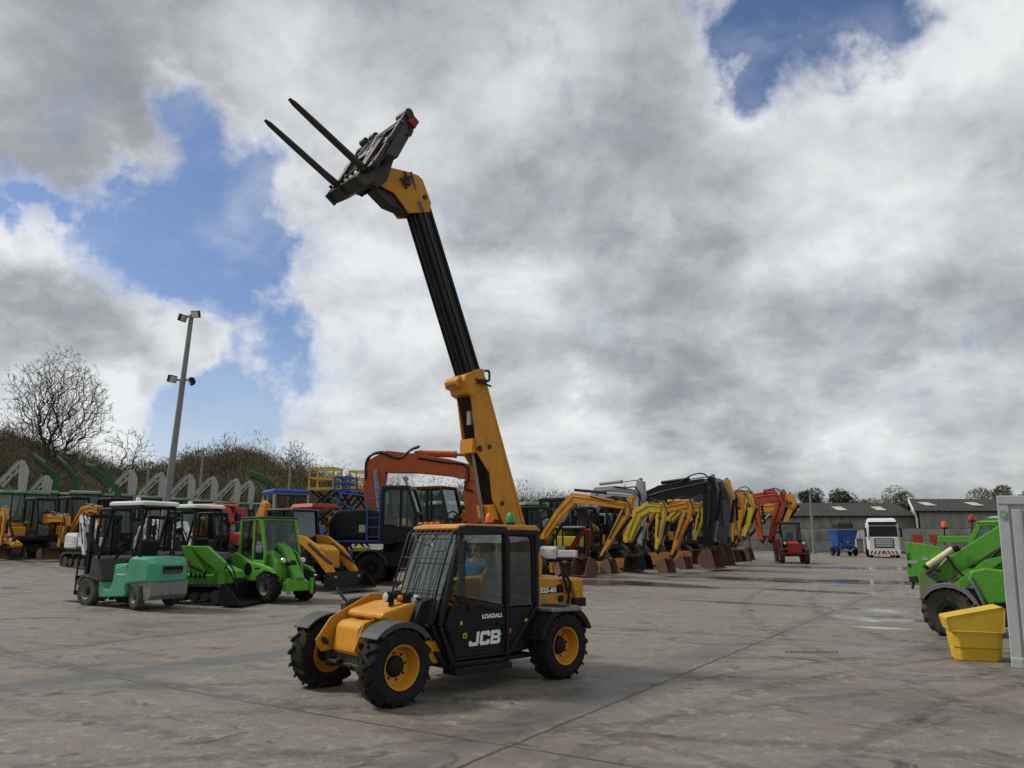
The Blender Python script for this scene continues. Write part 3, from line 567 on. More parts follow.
def dome_tree(name, label, x, y, ztop, width, N, seed, trunk=.2, fine=1., cz=.56, lean=0., stems=1):
    """bare tree: points spread through the crown, each joined to its nearest inner neighbour, thickened towards the root"""
    f = F(name, label, 'tree', x, y, 0, z=terr(x, y) - .3); h = ztop - f.z; R_ = np.random.RandomState(seed); P = [np.array((0., 0., 0.))]; par = [-1]
    for i in range(1, 5): P.append(np.array((lean * h * trunk * i / 4 + R_.normal() * .04, R_.normal() * .04, h * trunk * i / 4))); par.append(i - 1)
    q = R_.normal(size=(N, 3)); q /= np.linalg.norm(q, axis=1)[:, None]; q *= R_.rand(N, 1) ** .42; lump = 1 + .16 * np.sin(q[:, :1] * 5 + seed) * np.cos(q[:, 1:2] * 4 + q[:, 2:] * 5)
    q = q * lump * (width / 2, width / 2, h * (1 - cz) * .97) + (lean * h * .6, 0, h * cz); q = q[q[:, 2] > h * trunk * .8]
    top = P[-1]; order = np.argsort(np.linalg.norm((q - top) * (1, 1, .8), axis=1)); q = q[order]
    pl = np.zeros(len(q) + 10); A = np.zeros((len(q) + 10, 3)); k = 5; A[:5] = P; pl[:5] = np.arange(5) * .1
    for c in q:
        d = np.linalg.norm(A[1:k] - c, axis=1); cost = d + .42 * pl[1:k] + .9 * np.maximum(0, A[1:k, 2] - c[2]); cost[:2] += 5; b = int(np.argmin(cost)) + 1; A[k] = c; pl[k] = pl[b] + np.linalg.norm(A[b] - c); par.append(b); k += 1
    r = np.zeros(k); r0 = .021 * fine; ch = [[] for _ in range(k)]
    for i in range(1, k): ch[par[i]].append(i)
    acc = np.zeros(k)
    for i in range(k - 1, -1, -1):
        if not ch[i]: acc[i] = r0 ** 2.35
        r[i] = acc[i] ** (1 / 2.35)
        if par[i] >= 0: acc[par[i]] += acc[i]
    T, C = MB(), MB(); rnd = random.Random(seed)
    for i in range(1, k):
        a, b = Vector(A[par[i]]), Vector(A[i]); m_ = a.lerp(b, .5) + Vector((rnd.gauss(0, 1), rnd.gauss(0, 1), rnd.gauss(.3, 1))) * (b - a).length * .06; ra = min(r[par[i]], r[i] * 1.5)
        (T if r[i] > r[1] * .34 else C).tube([a, m_, b], [ra, (ra + r[i]) / 2, r[i]], 7 if r[i] > .1 else (4 if r[i] > .04 else 3), False)
        if len(ch[i]) < 2 and i > 5:
            o = (b - a).normalized()
            for _ in range(3 if not ch[i] else 1):
                e = (o + Vector((rnd.gauss(0, .6), rnd.gauss(0, .6), rnd.gauss(.2, .5)))).normalized() * rnd.uniform(.35, .9) * fine * h / 16; m2 = b + e * .5 + Vector((0, 0, .04)); C.tube([b, m2, b + e], [r0 * .9, r0 * .75, r0 * .5], 3, False); C.tube([m2, m2 + Vector((e.y, -e.x, e.length * .5)) * .5], [r0 * .7, r0 * .4], 3, False)
    T.build('trunk', BRK, f.r, recalc=False); C.build('crown', TWG, f.r, recalc=False); return f
x, y = at(42, 100); dome_tree('bare_oak', 'big bare spreading oak standing on the hill at the far left', x, y, zof(352, 100), 12.8, 2400, 4, .2, fine=.9)
x, y = at(110, 108); dome_tree('bare_tree', 'small leaning bare tree just right of the big oak', x, y, zof(424, 108), 6.5, 240, 5, .3, lean=.2)
x, y = at(216, 150); dome_tree('bare_tree', 'lone thin leaning tree standing out on the hill crest', x, y, zof(432, 150), 3.5, 40, 9, .6, cz=.8, lean=.18)
x, y = at(291, 120); dome_tree('bare_tree', 'tall bare ash rising behind the lamp post at the hill end', x, y, zof(440, 120), 6.0, 420, 4, .25)
x, y = at(318, 130); dome_tree('bare_tree', 'low bare tree behind the yellow work platform', x, y, zof(462, 130), 6, 260, 14, .25)
for i, (px, D, h, lab, mt_, sd_) in enumerate(((812, 112, 9.0, 'dark conifer poking above the shed roof behind the far lamp post', EVG, 1), (826, 116, 7.6, 'low dark conifer right of the one behind the lamp post', EVG, 2), (845, 113, 8.8, 'broad dark evergreen above the shed roof left of the truck', EVG, 3), (870, 118, 7.6, 'small bare tree above the roof left of the lorry cab', BUD, 4),
        (901, 112, 8.8, 'round budding tree above the shed roof right of the lorry', BUD, 5), (930, 122, 7.8, 'faint bare tree above the roof joint of the two sheds', BUD, 6), (958, 122, 7.6, 'second faint bare tree over the right shed', BUD, 7), (985, 112, 9.0, 'wide budding tree above the right shed by the container', BUD, 8), (1003, 110, 9.6, 'tallest budding tree beside the container edge', BUD, 9), (1035, 112, 9, 'budding tree partly behind the container', BUD, 10))):
    x, y = at(px, D)
    f = F('conifer' if mt_ is EVG else 'budding_tree', lab, 'tree', x, y, 0, 'trees behind the sheds', z=.3)
    T = MB(); T.tube([(0, 0, 0), (.1, 0, h * .5), (0, 0, h * .85)], [.2, .14, .04], 6)
    for k in range(7):
        a = k * 2.4 + i; T.tube([(0, 0, h * .35 + k * .3), (cos(a) * h * .2, sin(a) * h * .2, h * .55 + k * .3)], [.07, .02], 4)
    T.build('trunk', BRK, f.r, recalc=False)
    C = MB(); rr = random.Random(sd_)
    for k in range(9 if mt_ is EVG else 14):
        a = rr.random() * 6.3; q = rr.uniform(.05, .26) * h; zz = rr.uniform(.5, .9) * h; s_ = h * rr.uniform(.08, .17)
        tuft(C, (q * cos(a) * (1.25 - zz / h) * 1.8, q * sin(a), zz), (s_ * 1.2, s_ * 1.2, s_), 520 if mt_ is EVG else 330, .3 if mt_ is EVG else .28)
    C.build('crown', mt_, f.r, recalc=False)

# ------------------------------------------------------------------ sheds and boundary wall
def wallmat(name, a, b, hs=1.1):
    m, n = nt(name); tc = nd(n, 'ShaderNodeTexCoord').outputs['Object']
    mp = nd(n, 'ShaderNodeMapping', i_Scale=(1.2, 1.2, .18)); L(n, tc, mp.inputs[0]); st = noise(n, mp.outputs[0], 1.3, 7, .65); bg_ = noise(n, tc, .35, 5, .6)
    c = mixc(n, ramp(n, [(.35, 0.), (.65, 1.)], st), a, b); c = mixc(n, ramp(n, [(.5, 0.), (.7, .6)], bg_), c, (.07, .07, .055))
    sp = nd(n, 'ShaderNodeSeparateXYZ'); L(n, tc, sp.inputs[0])
    md = nd(n, 'ShaderNodeMath', operation='MODULO', i_1=hs); L(n, sp.outputs[2], md.inputs[0]); lt = nd(n, 'ShaderNodeMath', operation='LESS_THAN', i_1=.06); L(n, md.outputs[0], lt.inputs[0])
    c = mixc(n, lt.outputs[0], c, (.06, .058, .052))
    b_ = nd(n, 'ShaderNodeBsdfPrincipled', i_Roughness=.9); L(n, c, b_.inputs['Base Color']); o = nd(n, 'ShaderNodeOutputMaterial'); L(n, b_.outputs[0], o.inputs[0]); return m
CEM = wallmat('weathered_cement_panel', (.21, .205, .175), (.32, .31, .275), 50.); BLW = wallmat('concrete_panel_wall', (.22, .22, .215), (.33, .33, .32), 1.25)
ROOF = paint('fibre_cement_roof', (.045, .042, .04), .9, .6, dcol=(.085, .08, .06), sc=.3)
SKL = paint('pale_skylight', (.5, .5, .42), .6, .5, dcol=(.2, .2, .15))
def shed(label, x0, x1, y, ze, zr, depth, lights, skew=0):
    f = F('long_shed', label, 'building', x0, y, 0, z=.1); w = x1 - x0
    m = MB(); m.bb(0, w, 0, .2, 0, ze); m.bb(0, w, depth - .2, depth, 0, ze); 
    for xx in (0, w - .2): m.prism([(0, 0), (depth, 0), (depth, ze), (depth / 2, zr), (0, ze)], 0, .2); V = m.v[-10:]; m.v[-10:] = [(xx + b + (skew * a / (depth / 2) if xx < 1 else 0), a, c) for a, b, c in V]
    f.p('wall', m, CEM)
    r = MB(); N = int(w / .35)
    for sgn in (0, 1):
        ya, yb = (-.35, depth / 2) if sgn == 0 else (depth + .35, depth / 2); R = []
        for i in range(N + 1):
            xx = -.3 + (w + .6) * i / N; dz = .05 * (i % 2); sk_ = skew * (1 - i / N); xr = xx + sk_; xa_ = xx + (2 * sk_ if sgn else 0); R.append([(xa_, ya, ze - .05 + dz), (xr, yb, zr + .05 + dz), (xr, yb, zr - .05 + dz), (xa_, ya, ze - .15 + dz)])
        r.loft(R)
    rf = f.p('roof', r, ROOF)
    m = MB(); m.bb(-.3, w + .3, -.5, -.36, ze - .2, ze - .05); f.p('gutter', m, SAT)
    for a, b in lights:
        k = MB(); t0, t1 = .35, .62; q = lambda t, e: (-.35 + (depth / 2 + .35) * t, ze - .05 + (zr - ze + .1) * t + .1 + e)
        (ya, za), (yb, zb) = q(t0, 0), q(t1, 0); k.loft([[(a, ya, za), (b, ya, za), (b, yb, zb), (a, yb, zb)], [(a, ya, za + .03), (b, ya, za + .03), (b, yb, zb + .03), (a, yb, zb + .03)]]); k.build('skylight', SKL, rf)
    return f
DS = 90; X = lambda px, D=DS: at(px, D)[0]
xa, xb = X(735), X(919)
f = shed('long grey shed with dark roof behind the lorry', xa, xb, DS, zof(515.5, DS) - .1, zof(503.5, DS + 6) - .1, 12, [(X(p_) - xa, X(p_ + 10) - xa) for p_ in (755, 798, 847, 888)])
m = MB()
for px in (760, 800, 833, 880):
    m.bb(X(px) - xa, X(px) - xa + .25, -.08, -.002, 0, zof(516, DS) - .3)
f.p('pilaster', m, CEM)
xa2, xb2 = X(920, 86), 82
f2 = shed('taller dark-roofed shed on the right with pale verge board', xa2, xb2, 86, zof(510.5, 86) - .1, zof(499.5, 93) - .1, 14, [(X(p_, 86) - xa2, X(p_ + 11, 86) - xa2) for p_ in (941, 990, 1040)], skew=3.1)
ze, zr = zof(510.5, 86) - .1, zof(499.5, 93) - .1
m = MB(); m.prism([(-.4, ze - .45), (-.4, ze + .08), (7, zr + .18), (7, zr - .35)], -.42, -.32); m.v = [(b + 3.1 * a / 7, a, c) for a, b, c in m.v]; f2.p('verge_board', m, WHT)
m = MB(); a, b = X(978, 86) - xa2, X(989, 86) - xa2; m.bb(a, b, -.1, -.003, 2.2, 3.5); wn = f2.p('window_frame', m, WHT); m = MB(); m.bb(a + .15, b - .15, -.12, -.101, 2.4, 3.1); f2.p('pane', m, DGY, parent=wn)
m = MB(); xa3 = X(735, 84); L3 = X(1010, 84) - xa3
m.bb(0, L3, 0, .15, 0, zof(532, 84) - .1)
for k in range(int(L3 / 4)): m.bb(k * 4 + .1, k * 4 + .3, -.1, -.002, 0, zof(532, 84) - .05)
f3 = F('yard_wall', 'low pale concrete panel wall standing in front of the sheds', 'wall', xa3, 84, 0, z=zg(30, 84) - .05); f3.p('panel', m, BLW)
m = MB(); zz = zof(531, 83.7) - f3.z; a = X(852, 83.7) - xa3
for k in range(2): m.bb(a + k * .85, a + k * .85 + .75, -.25, -.2, zz - .8, zz + .05); m.bb(a + k * .85 + .3, a + k * .85 + .4, -.2, -.1, 0, zz)
f4 = F('notice_boards', 'pair of small white notice boards on the wall left of the lorry', 'sign', xa3, 83.7, 0, z=f3.z); f4.p('board', m, WHT)
# ------------------------------------------------------------------ main telehandler (x forward, y left = towards camera, z up)
J = F('telehandler', 'yellow and black compact telehandler with boom and pallet forks raised high into the sky', 'telehandler', -.86, 10.36, -137.3, z=0)
r = J.r
for sx in (1, -1):
    for sy in (1, -1):
        wheel(r, 1.3 * sx, .77 * sy, .415, .31, YEL, RUB, sy, lugs=17, seg=40, rr=.55, yaw=(radians(3) if sx > 0 else 0), dish=.45)
m = MB(); m.bb(-1.75, 1.35, -.3, .3, .34, .62); m.bb(-1.7, .9, .3, .42, .42, .58); m.bb(-1.7, .9, -.42, -.3, .42, .58)
m.prism([(.62, .36), (1.0, .42), (1.0, .62), (.5, .62)], .3, .66)
J.p('chassis', m, YEL, .012)
for sx in (1, -1):
    m = MB(); m.tube([(1.3 * sx, -.62, .415), (1.3 * sx, -.3, .415), (1.3 * sx, 0, .415), (1.3 * sx, .3, .415), (1.3 * sx, .62, .415)], [.10, .075, .15, .075, .10], 12)
    m.cyl((1.3 * sx + .12, -.45, .36), (1.3 * sx + .12, .45, .36), .03, seg=8); m.box((1.3 * sx, .5, .415), (.22, .1, .26)); m.box((1.3 * sx, -.5, .415), (.22, .1, .26))
    J.p('axle', m, STL, .01)
# nose: front box, two plates
m = MB(); m.prism([(1.02, .46), (1.45, .47), (1.5, .52), (1.46, .79), (1.4, .84), (1.0, .9), (.95, .6)], -.24, .27); J.p('nose_box', m, YEL, .03)
for yy, nm in ((-.30, 0), (.26, 1)):
    m = MB()
    if nm == 0: m.prism([(1.66, .56), (1.68, .63), (1.5, .87), (.96, 1.12), (.48, 1.10), (.44, .6), (1.0, .5), (1.5, .5), (1.6, .49)], yy - .025, yy)
    else: m.prism([(1.5, .5), (1.54, .56), (1.42, .84), (1.1, .93), (.8, .88), (.7, .5)], yy + .03, yy + .055)
    pl = J.p('nose_plate', m, YEL, .006)
    k = MB(); X0, Z0 = ((1.56, .6) if nm == 0 else (1.43, .57)); yb = yy + (.004 if nm == 0 else .059); k.prism([(X0 - .05, Z0 - .035), (X0 + .02, Z0 - .03), (X0 + .06, Z0 + .02), (X0 + .05, Z0 + .06), (X0, Z0 + .05), (X0 - .04, Z0 + .005)], yb - .003, yb + .001); k.build('slot', STL, pl)
    k = MB()
    for xx, zz in ((.75, .93), (.83, .83), (1.1, .86), (1.28, .78)): k.cyl((xx, yy - .002, zz), (xx, yy + .012 + (.05 if nm else 0), zz), .014, seg=8)
    k.build('bolt', STL, pl)
m = MB(); m.prism([(.6, .62), (1.25, .86), (1.32, .90), (1.28, .96), (.95, 1.04), (.62, 1.06)], -.26, .5); J.p('front_cover', m, YEL, .035)
m = MB(); m.bb(1.22, 1.44, -.2, .24, .36, .47); m.tube([(1.4, -.1, .44), (1.5, -.12, .4), (1.42, -.2, .36)], .03); m.tube([(1.35, .15, .42), (1.46, .12, .36), (1.3, .05, .34)], .025); J.p('underframe', m, STL, .01)
text(r, 'nose_lettering', '525-60', SAT, .06, Matrix.Translation((1.29, 0.02, .862)) @ Euler((radians(0), 0, radians(90))).to_matrix().to_4x4(), .002)
# fenders
def arc(cx, cz, R, a0, a1, th, n_=12): 
    A = [(cx + R * cos(radians(a0 + (a1 - a0) * i / n_)), cz + R * sin(radians(a0 + (a1 - a0) * i / n_))) for i in range(n_ + 1)]
    B = [(cx + (R + th) * cos(radians(a0 + (a1 - a0) * i / n_)), cz + (R + th) * sin(radians(a0 + (a1 - a0) * i / n_))) for i in range(n_ + 1)]
    return A + B[::-1]
for sy in (1, -1):
    m = MB(); ya, yb = sorted((sy * .58, sy * .93)); m.prism(arc(1.3, .42, .45, 42, 146, .022), ya, yb); m.prism(arc(1.3, .42, .41, 50, 140, .05), yb - .02 if sy > 0 else ya, yb if sy > 0 else ya + .02)
    J.p('front_mudguard', m, DGY, .006)
m = MB(); m.prism(arc(-1.3, .42, .48, 12, 158, .03, 16), .56, .94); m.prism(arc(-1.3, .42, .43, 15, 155, .06, 16), .915, .94); J.p('rear_mudguard', m, SAT, .006)
m = MB(); m.prism(arc(-1.3, .42, .48, 12, 158, .03, 16), -.94, -.56); J.p('rear_mudguard', m, SAT, .006)
m = MB(); m.prism([(-1.0, .9), (-1.5, .92), (-1.6, .87), (-1.5, .85), (-1.0, .86)], .54, .95); J.p('mudguard_top', m, GRY, .01)
# rear body
m = MB(); m.prism([(-1.92, .62), (-1.92, 1.24), (-1.2, 1.27), (-1.0, 1.5), (-.93, 1.3), (-.93, .62), (-1.2, .88), (-1.5, .9), (-1.72, .74)], .2, .52)
J.p('rear_body', m, YEL, .02)
m = MB(); m.prism([(-.93, .5), (-.93, 1.27), (-1.18, 1.27), (-1.18, .9), (-1.02, .82)], .5, .57); J.p('rear_panel', m, YEL, .01)
m = MB(); m.bb(-1.66, -1.0, .521, .526, 1.06, 1.14); pl = J.p('model_strip', m, BLK)
WT = paint('white_decal', (.8, .8, .8), .4, .15, bump=0)
FL = Matrix(((-1, 0, 0, 0), (0, 0, 1, 0), (0, 1, 0, 0), (0, 0, 0, 1)))
text(pl, 'model_lettering', '525-60', WT, .088, Matrix.Translation((-1.36, .528, 1.1)) @ FL, .004, sx=1.25)
m = MB(); m.bb(-2.02, -1.9, -.42, .56, .98, 1.25); m.prism([(-2.03, .9), (-2.03, 1.24), (-1.75, 1.24), (-1.9, .9)], .42, .58); J.p('counterweight', m, YEL, .03)
m = MB(); m.bb(-2.05, -1.82, .4, .6, .86, .98); m.cyl((-2.07, .5, .92), (-2.05, .5, .92), .04, seg=12); J.p('rear_lamp_box', m, SAT, .01)
m = MB(); m.tube([(-1.62, .56, 1.3), (-1.66, .58, 1.16), (-1.72, .58, 1.02), (-1.68, .57, .84)], .022); m.tube([(-1.68, .56, 1.3), (-1.73, .59, 1.2), (-1.74, .57, 1.05)], .02); m.tube([(-1.55, .54, 1.28), (-1.6, .58, 1.34), (-1.68, .56, 1.28)], .02)
for q in ((-1.58, 1.13), (-1.6, .98), (-1.5, .84)): m.cyl((q[0], .52, q[1]), (q[0], .55, q[1]), .045, seg=12)
J.p('hose', m, SAT)
m = MB(); m.lathe([(.045, 0), (.05, .004), (.0, .006)], (-1.28, .523, .96), 6, 'y', 1); J.p('warning_sticker', m, GRY)
# boom tower and engine pod on the far side
m = MB()
for y0_, y1_ in ((-.20, -.155), (-.60, -.555)): m.prism([(-1.9, .5), (-1.93, 1.5), (-1.75, 1.8), (-1.5, 1.78), (-1.1, 1.25), (-1.05, .55)], y0_, y1_)
m.cyl((-1.68, -.62, 1.6), (-1.68, -.13, 1.6), .07, seg=16); m.bb(-1.9, -1.5, -.56, -.2, .5, 1.2); J.p('boom_tower', m, YEL, .01)
m = MB(); m.prism([(-1.5, .5), (-1.5, 1.2), (-1.35, 1.26), (.05, 1.2), (.15, 1.14), (.18, .55)], -.93, -.62); J.p('engine_cover', m, YEL, .04)
m = MB(); m.prism([(.1, .85), (.1, 1.12), (.95, 1.03), (1.02, .98), (1.0, .86)], -.92, -.78); m.tube([(.98, -.82, 1.0), (1.04, -.86, 1.08), (1.1, -.88, 1.17)], .02); J.p('side_bonnet', m, DGY, .02)
# headlamps, indicator, hoses on the nose
for yy in (.3,):
    xx = 1.12
    m = MB(); m.lathe([(.02, -.1), (.055, -.08), (.062, 0), (.055, .01)], (0, 0, 0), 18, 'z'); m.v = [(xx + c, yy + a, 1.12 + b) for a, b, c in m.v]; m.bb(xx - .1, xx - .04, yy - .015, yy + .015, .98, 1.12); h = J.p('headlamp', m, SAT)
    m = MB(); m.lathe([(.052, .0), (.045, .014), (.0, .022)], (0, 0, 0), 18, 'z'); m.v = [(xx + .012 + c, yy + a, 1.12 + b) for a, b, c in m.v]; m.build('lens', LAMPG, h)
m = MB(); m.lathe([(.035, 0), (.035, .03), (.02, .05), (0, .055)], (0, 0, 0), 14, 'z'); m.v = [(.95 + c, .36 + a, 1.1 + b) for a, b, c in m.v]; J.p('indicator', m, ORL)
m = MB(); m.box((.9, .36, 1.09), (.1, .09, .08))
for k in range(5): m.tube([(.8, .1 + .07 * k, 1.06), (.95 - .02 * k, .12 + .07 * k, 1.14), (.78 - .03 * k, .2 + .09 * k, 1.12 - .03 * k), (.66, .3 + .09 * k, .98 - .03 * k), (.56, .3 + .09 * k, .85)], .022, 6)
m.prism([(.62, .62), (.95, .8), (.82, 1.06), (.66, 1.1)], .42, .6); J.p('hose_bundle', m, SAT, .01)
m = MB(); m.lathe([(.03, 0), (.05, .03), (.05, .09), (.03, .1)], (.8, .42, 1.03), 12, 'z'); J.p('fluid_bottle', m, WHT)
# cab
y1c, y0c = .72, -.16; t = .075
cab = MB()
def ring(pts, y, tt, closed=True, th=None):
    k = len(pts)
    for i in range(k if closed else k - 1): a, b = pts[i], pts[(i + 1) % k]; cab.bar((a[0], y, a[1]), (b[0], y, b[1]), th or .06, tt, (0, 1, 0)); 
AP = [(.36, 1.88), (.64, .74), (.46, .36)]
side = [(-.92, 1.86), (.34, 1.88), (.66, .78), (.46, .34), (-.36, .32), (-.93, .92)]
for y in (y1c, y0c): ring(side, y, .085)
for y in (y1c, y0c): cab.bar((-.40, y, .34), (-.38, y, 1.88), .06, .1, (0, 1, 0))
for a in ((-.92, 1.86), (.34, 1.88), (.72, .76), (-.93, .92), (.46, .36)): cab.bar((a[0], y0c, a[1]), (a[0], y1c, a[1]), .07)
cab.bb(-.9, .46, y0c, y1c, .3, .35)
cab.prism([(-.93, .9), (-.36, .32), (-.9, .32)], y0c + .05, y0c + .09)
cb = J.p('cab', cab, BLK, .012)
# lower front dash panel, far lower panel
m = MB(); m.loft([[(.74, y0c, .74), (.74, y1c, .74), (.50, y1c, .36), (.50, y0c, .36)], [(.70, y0c, .74), (.70, y1c, .74), (.46, y1c, .36), (.46, y0c, .36)]]); m.bb(-.9, .4, y0c - .01, y0c + .03, .35, .9); J.p('lower_panel', m, BLK, parent=cb)
# roof
m = MB(); m.prism([(-1.0, 1.88), (-1.0, 1.92), (-.93, 1.965), (.25, 1.975), (.42, 1.94), (.42, 1.9)], y0c - .03, y1c + .02); J.p('roof', m, YEL, .018, cb)
m = MB(); m.prism([(-.42, 1.86), (-.36, 1.945), (.3, 1.955), (.42, 1.93), (.46, 1.8), (.36, 1.84)], y1c + .018, y1c + .06); m.prism([(-.98, 1.83), (-.96, 1.905), (-.44, 1.91), (-.44, 1.86)], y1c + .018, y1c + .045); J.p('roof_trim', m, BLK, .012, cb)
# door: lower panel and two windows
m = MB(); m.prism([(-.36, .38), (-.36, .93), (.40, 1.10), (.60, .80), (.44, .38)], y1c - .012, y1c + .03)
m.bb(-.37, .45, y1c + .03, y1c + .045, .38, .41)
m.bar((.42, y1c + .03, .44), (.56, y1c + .03, .80), .03, .03); m.bar((-.33, y1c + .03, .43), (-.33, y1c + .03, .9), .03, .03); m.bar((-.3, y1c + .03, .9), (.38, y1c + .03, 1.06), .035, .03); m.bar((.42, y1c + .03, .43), (-.33, y1c + .03, .43), .03, .03)
dr = J.p('door', m, BLK, .01, cb)
m = MB(); m.bb(-.34, -.22, y1c + .03, y1c + .06, .74, .78); m.cyl((.2, y1c + .03, .98), (.2, y1c + .05, .98), .05, seg=14); m.build('door_handle', SAT, dr, .005)
m = MB(); m.prism([(-.42, .42), (-.42, .93), (-.88, .93), (-.86, .9)], y1c - .01, y1c + .02); J.p('rear_quarter_panel', m, BLK, .008, cb)
e = y1c + .004
glass(J, [(-.37, e, .94), (-.36, e, 1.84), (.33, e, 1.84), (.46, e, 1.12)], dr, GLS)
glass(J, [(-.9, e, .95), (-.88, e, 1.82), (-.43, e, 1.84), (-.42, e, .95)], cb, GLD)
glass(J, [(.36, y0c + .03, 1.86), (.36, y1c - .03, 1.86), (.73, y1c - .03, .8), (.73, y0c + .03, .8)], cb, WSG, 'windscreen')
glass(J, [(-.9, y0c, .95), (-.9, y0c, 1.82), (.33, y0c, 1.84), (.6, y0c, .95)], cb, GLS)
glass(J, [(-.93, y0c, .95), (-.93, y0c, 1.82), (-.93, y1c, 1.82), (-.93, y1c, .95)], cb, GLS)
m = MB(); m.bar((-.38, e + .01, .97), (-.37, e + .01, 1.82), .02, .025); m.bar((-.37, e + .01, .96), (.44, e + .01, 1.12), .03, .025); m.bar((-.88, e + .01, .97), (-.86, e + .01, 1.8), .03, .03); m.bar((-.43, e + .01, .97), (-.43, e + .01, 1.8), .03, .03)
m.tube([(-.86, e + .01, 1.72), (-.84, e + .01, 1.8), (-.78, e + .01, 1.83), (-.45, e + .01, 1.84)], .02); J.p('window_seal', m, SAT, parent=cb)
# windscreen guard: bars following the slope
m = MB(); sl_ = lambda tt, y, o=.06: (.37 + (.74 - .37) * tt + o, y, 1.9 - 1.14 * tt)
for k in range(8):
    y = y0c + .06 + (y1c - y0c - .12) * k / 7
    m.tube([sl_(-.02, y, .02), sl_(.05, y, .09), sl_(.5, y, .1), sl_(.97, y, .08)], .0055, 5)
for tt in (.04, .30, .62, .96): m.tube([sl_(tt, y0c, .08 + .02 * (tt > .1)), sl_(tt, y1c, .08 + .02 * (tt > .1))], .008, 5)
for y in (y0c - .01, y1c + .01): m.tube([sl_(-.04, y, 0), sl_(.04, y, .1), sl_(.5, y, .11), sl_(.98, y, .09), sl_(1.0, y, .0)], .014, 6)
m.tube([sl_(.03, y0c + .1, .11), sl_(.16, y0c + .3, .11), sl_(.16, y0c + .5, .11), sl_(.04, y0c + .62, .11)], .008, 5); m.tube([sl_(.8, y0c + .2, .11), sl_(.8, y0c + .42, .11), sl_(.45, y0c + .46, .11)], .008, 5)
J.p('windscreen_guard', m, BLK)
m = MB()
for k in range(4): m.box((.40, y0c + .12 + .12 * k, 1.985), (.04, .06, .03))
J.p('roof_lamp_bar', m, ORL, .008)
m = MB(); m.tube([(.38, .72, 1.86), (.44, .8, 1.82), (.46, .84, 1.76)], .014); m.box((.44, .86, 1.64), (.05, .1, .26), (0, -.1, .3)); J.p('mirror', m, SAT, .02)
# beacons on the roof
def beacon(x, y, z, mat, parent, s=1.):
    m = MB(); m.lathe([(.05 * s, 0), (.062 * s, .01), (.058 * s, .05 * s), (.05 * s, .05 * s)], (x, y, z), 18, 'z'); b = m.build('beacon', SAT, parent)
    m = MB(); m.lathe([(.052 * s, .05 * s), (.056 * s, .09 * s), (.046 * s, .14 * s), (.025 * s, .17 * s), (0, .176 * s)], (x, y, z), 18, 'z'); m.build('beacon_lens', mat, b)
beacon(-.70, .48, 1.955, GRL, cb, 1.05); beacon(-.48, .30, 1.955, ORL, cb, 1.)
# interior
m = MB(); m.prism([(-.62, .42), (-.62, .78), (-.2, .80), (-.14, .7), (-.16, .42)], .05, .55); m.prism([(-.6, .76), (-.80, 1.38), (-.72, 1.44), (-.62, 1.4), (-.42, .82)], .09, .51); m.bb(-.5, -.2, .55, .62, .85, .93); J.p('seat', m, DGY, .03, cb)
m = MB(); m.prism([(.30, .4), (.36, .98), (.52, 1.02), (.62, .8), (.5, .4)], y0c + .05, y1c - .06); m.cyl((.36, .3, 1.0), (.16, .3, 1.12), .03, seg=8); J.p('dashboard', m, SAT, .02, cb)
m = MB(); R_ = []
for k in range(24): a = 2 * pi * k / 24; R_.append((.14 + .10 * cos(a) * .5, .3 + .18 * sin(a), 1.14 + .16 * cos(a) * .9))
R_.append(R_[0]); m.tube(R_, .014, 6); m.bar((.14, .13, 1.14), (.14, .47, 1.14), .02); J.p('steering_wheel', m, SAT, parent=cb)
# door decals
JW = WT; pz = y1c + .032
lt = MB(); ox, oz, hh, cw_, st = .235, .525, .16, .155, .042
def stroke(i, x0, z0, x1, z1, k): lt.bb(ox - i - x0, ox - i - x1, pz, pz + .003 + .0006 * k, oz + z0, oz + z1)
g = cw_
stroke(0, g - st, 0.02, g, hh, 0); stroke(0, .012, 0, g - .012, st, 1); stroke(0, 0, .02, st, .06, 2)
i2 = g + .018
stroke(i2, 0, .014, st, hh - .014, 0); stroke(i2, .012, 0, g - .012, st, 1); stroke(i2, .012, hh - st, g - .012, hh, 2); stroke(i2, g - st, .014, g, .058, 3); stroke(i2, g - st, hh - .058, g, hh - .014, 4)
i3 = i2 * 2
stroke(i3, 0, 0, st, hh, 0); stroke(i3, st, 0, g - .014, .036, 1); stroke(i3, st, hh - .036, g - .02, hh, 2); stroke(i3, st, hh / 2 - .018, g - .016, hh / 2 + .018, 3); stroke(i3, g - st, .014, g, hh / 2 - .010, 4); stroke(i3, g - st - .006, hh / 2 + .010, g - .006, hh - .014, 5)
lt.v = [(a - (c - oz) * .12, b, c) for a, b, c in lt.v]
lt.build('maker_lettering', WT, dr)
m = MB(); m.box((.29, pz + .002, .655), (.06, .003, .06)); b_ = m.build('maker_badge', LEM, dr); m = MB(); m.box((.29, pz + .006, .652), (.025, .003, .025)); m.build('badge_mark', BLK, b_)
text(dr, 'model_name', 'LOADALL', WT, .068, Matrix.Translation((-.15, pz, .855)) @ Matrix.Rotation(radians(0), 4, 'Y') @ FL, .003, .002, sx=1.15)
m = MB(); m.lathe([(.034, 0), (.034, .012), (.0, .016)], (-.42, y1c + .03, .66), 14, 'y'); J.p('side_marker', m, ORL)
m = MB(); m.prism([(.46, .22), (.46, .3), (-.42, .3), (-.42, .22)], .55, .82); m.bb(-.45, .5, .45, .74, .29, .35); m.prism([(.55, .3), (.7, .5), (.62, .5), (.48, .32)], .4, .7); J.p('step', m, SAT, .01)
m = MB(); m.bb(-.75, .4, .2, .6, .34, .42); m.prism([(-.43, .36), (-.43, .66), (-.8, .88), (-.85, .8), (-.84, .4)], .3, .7); J.p('tank', m, BLK, .02)
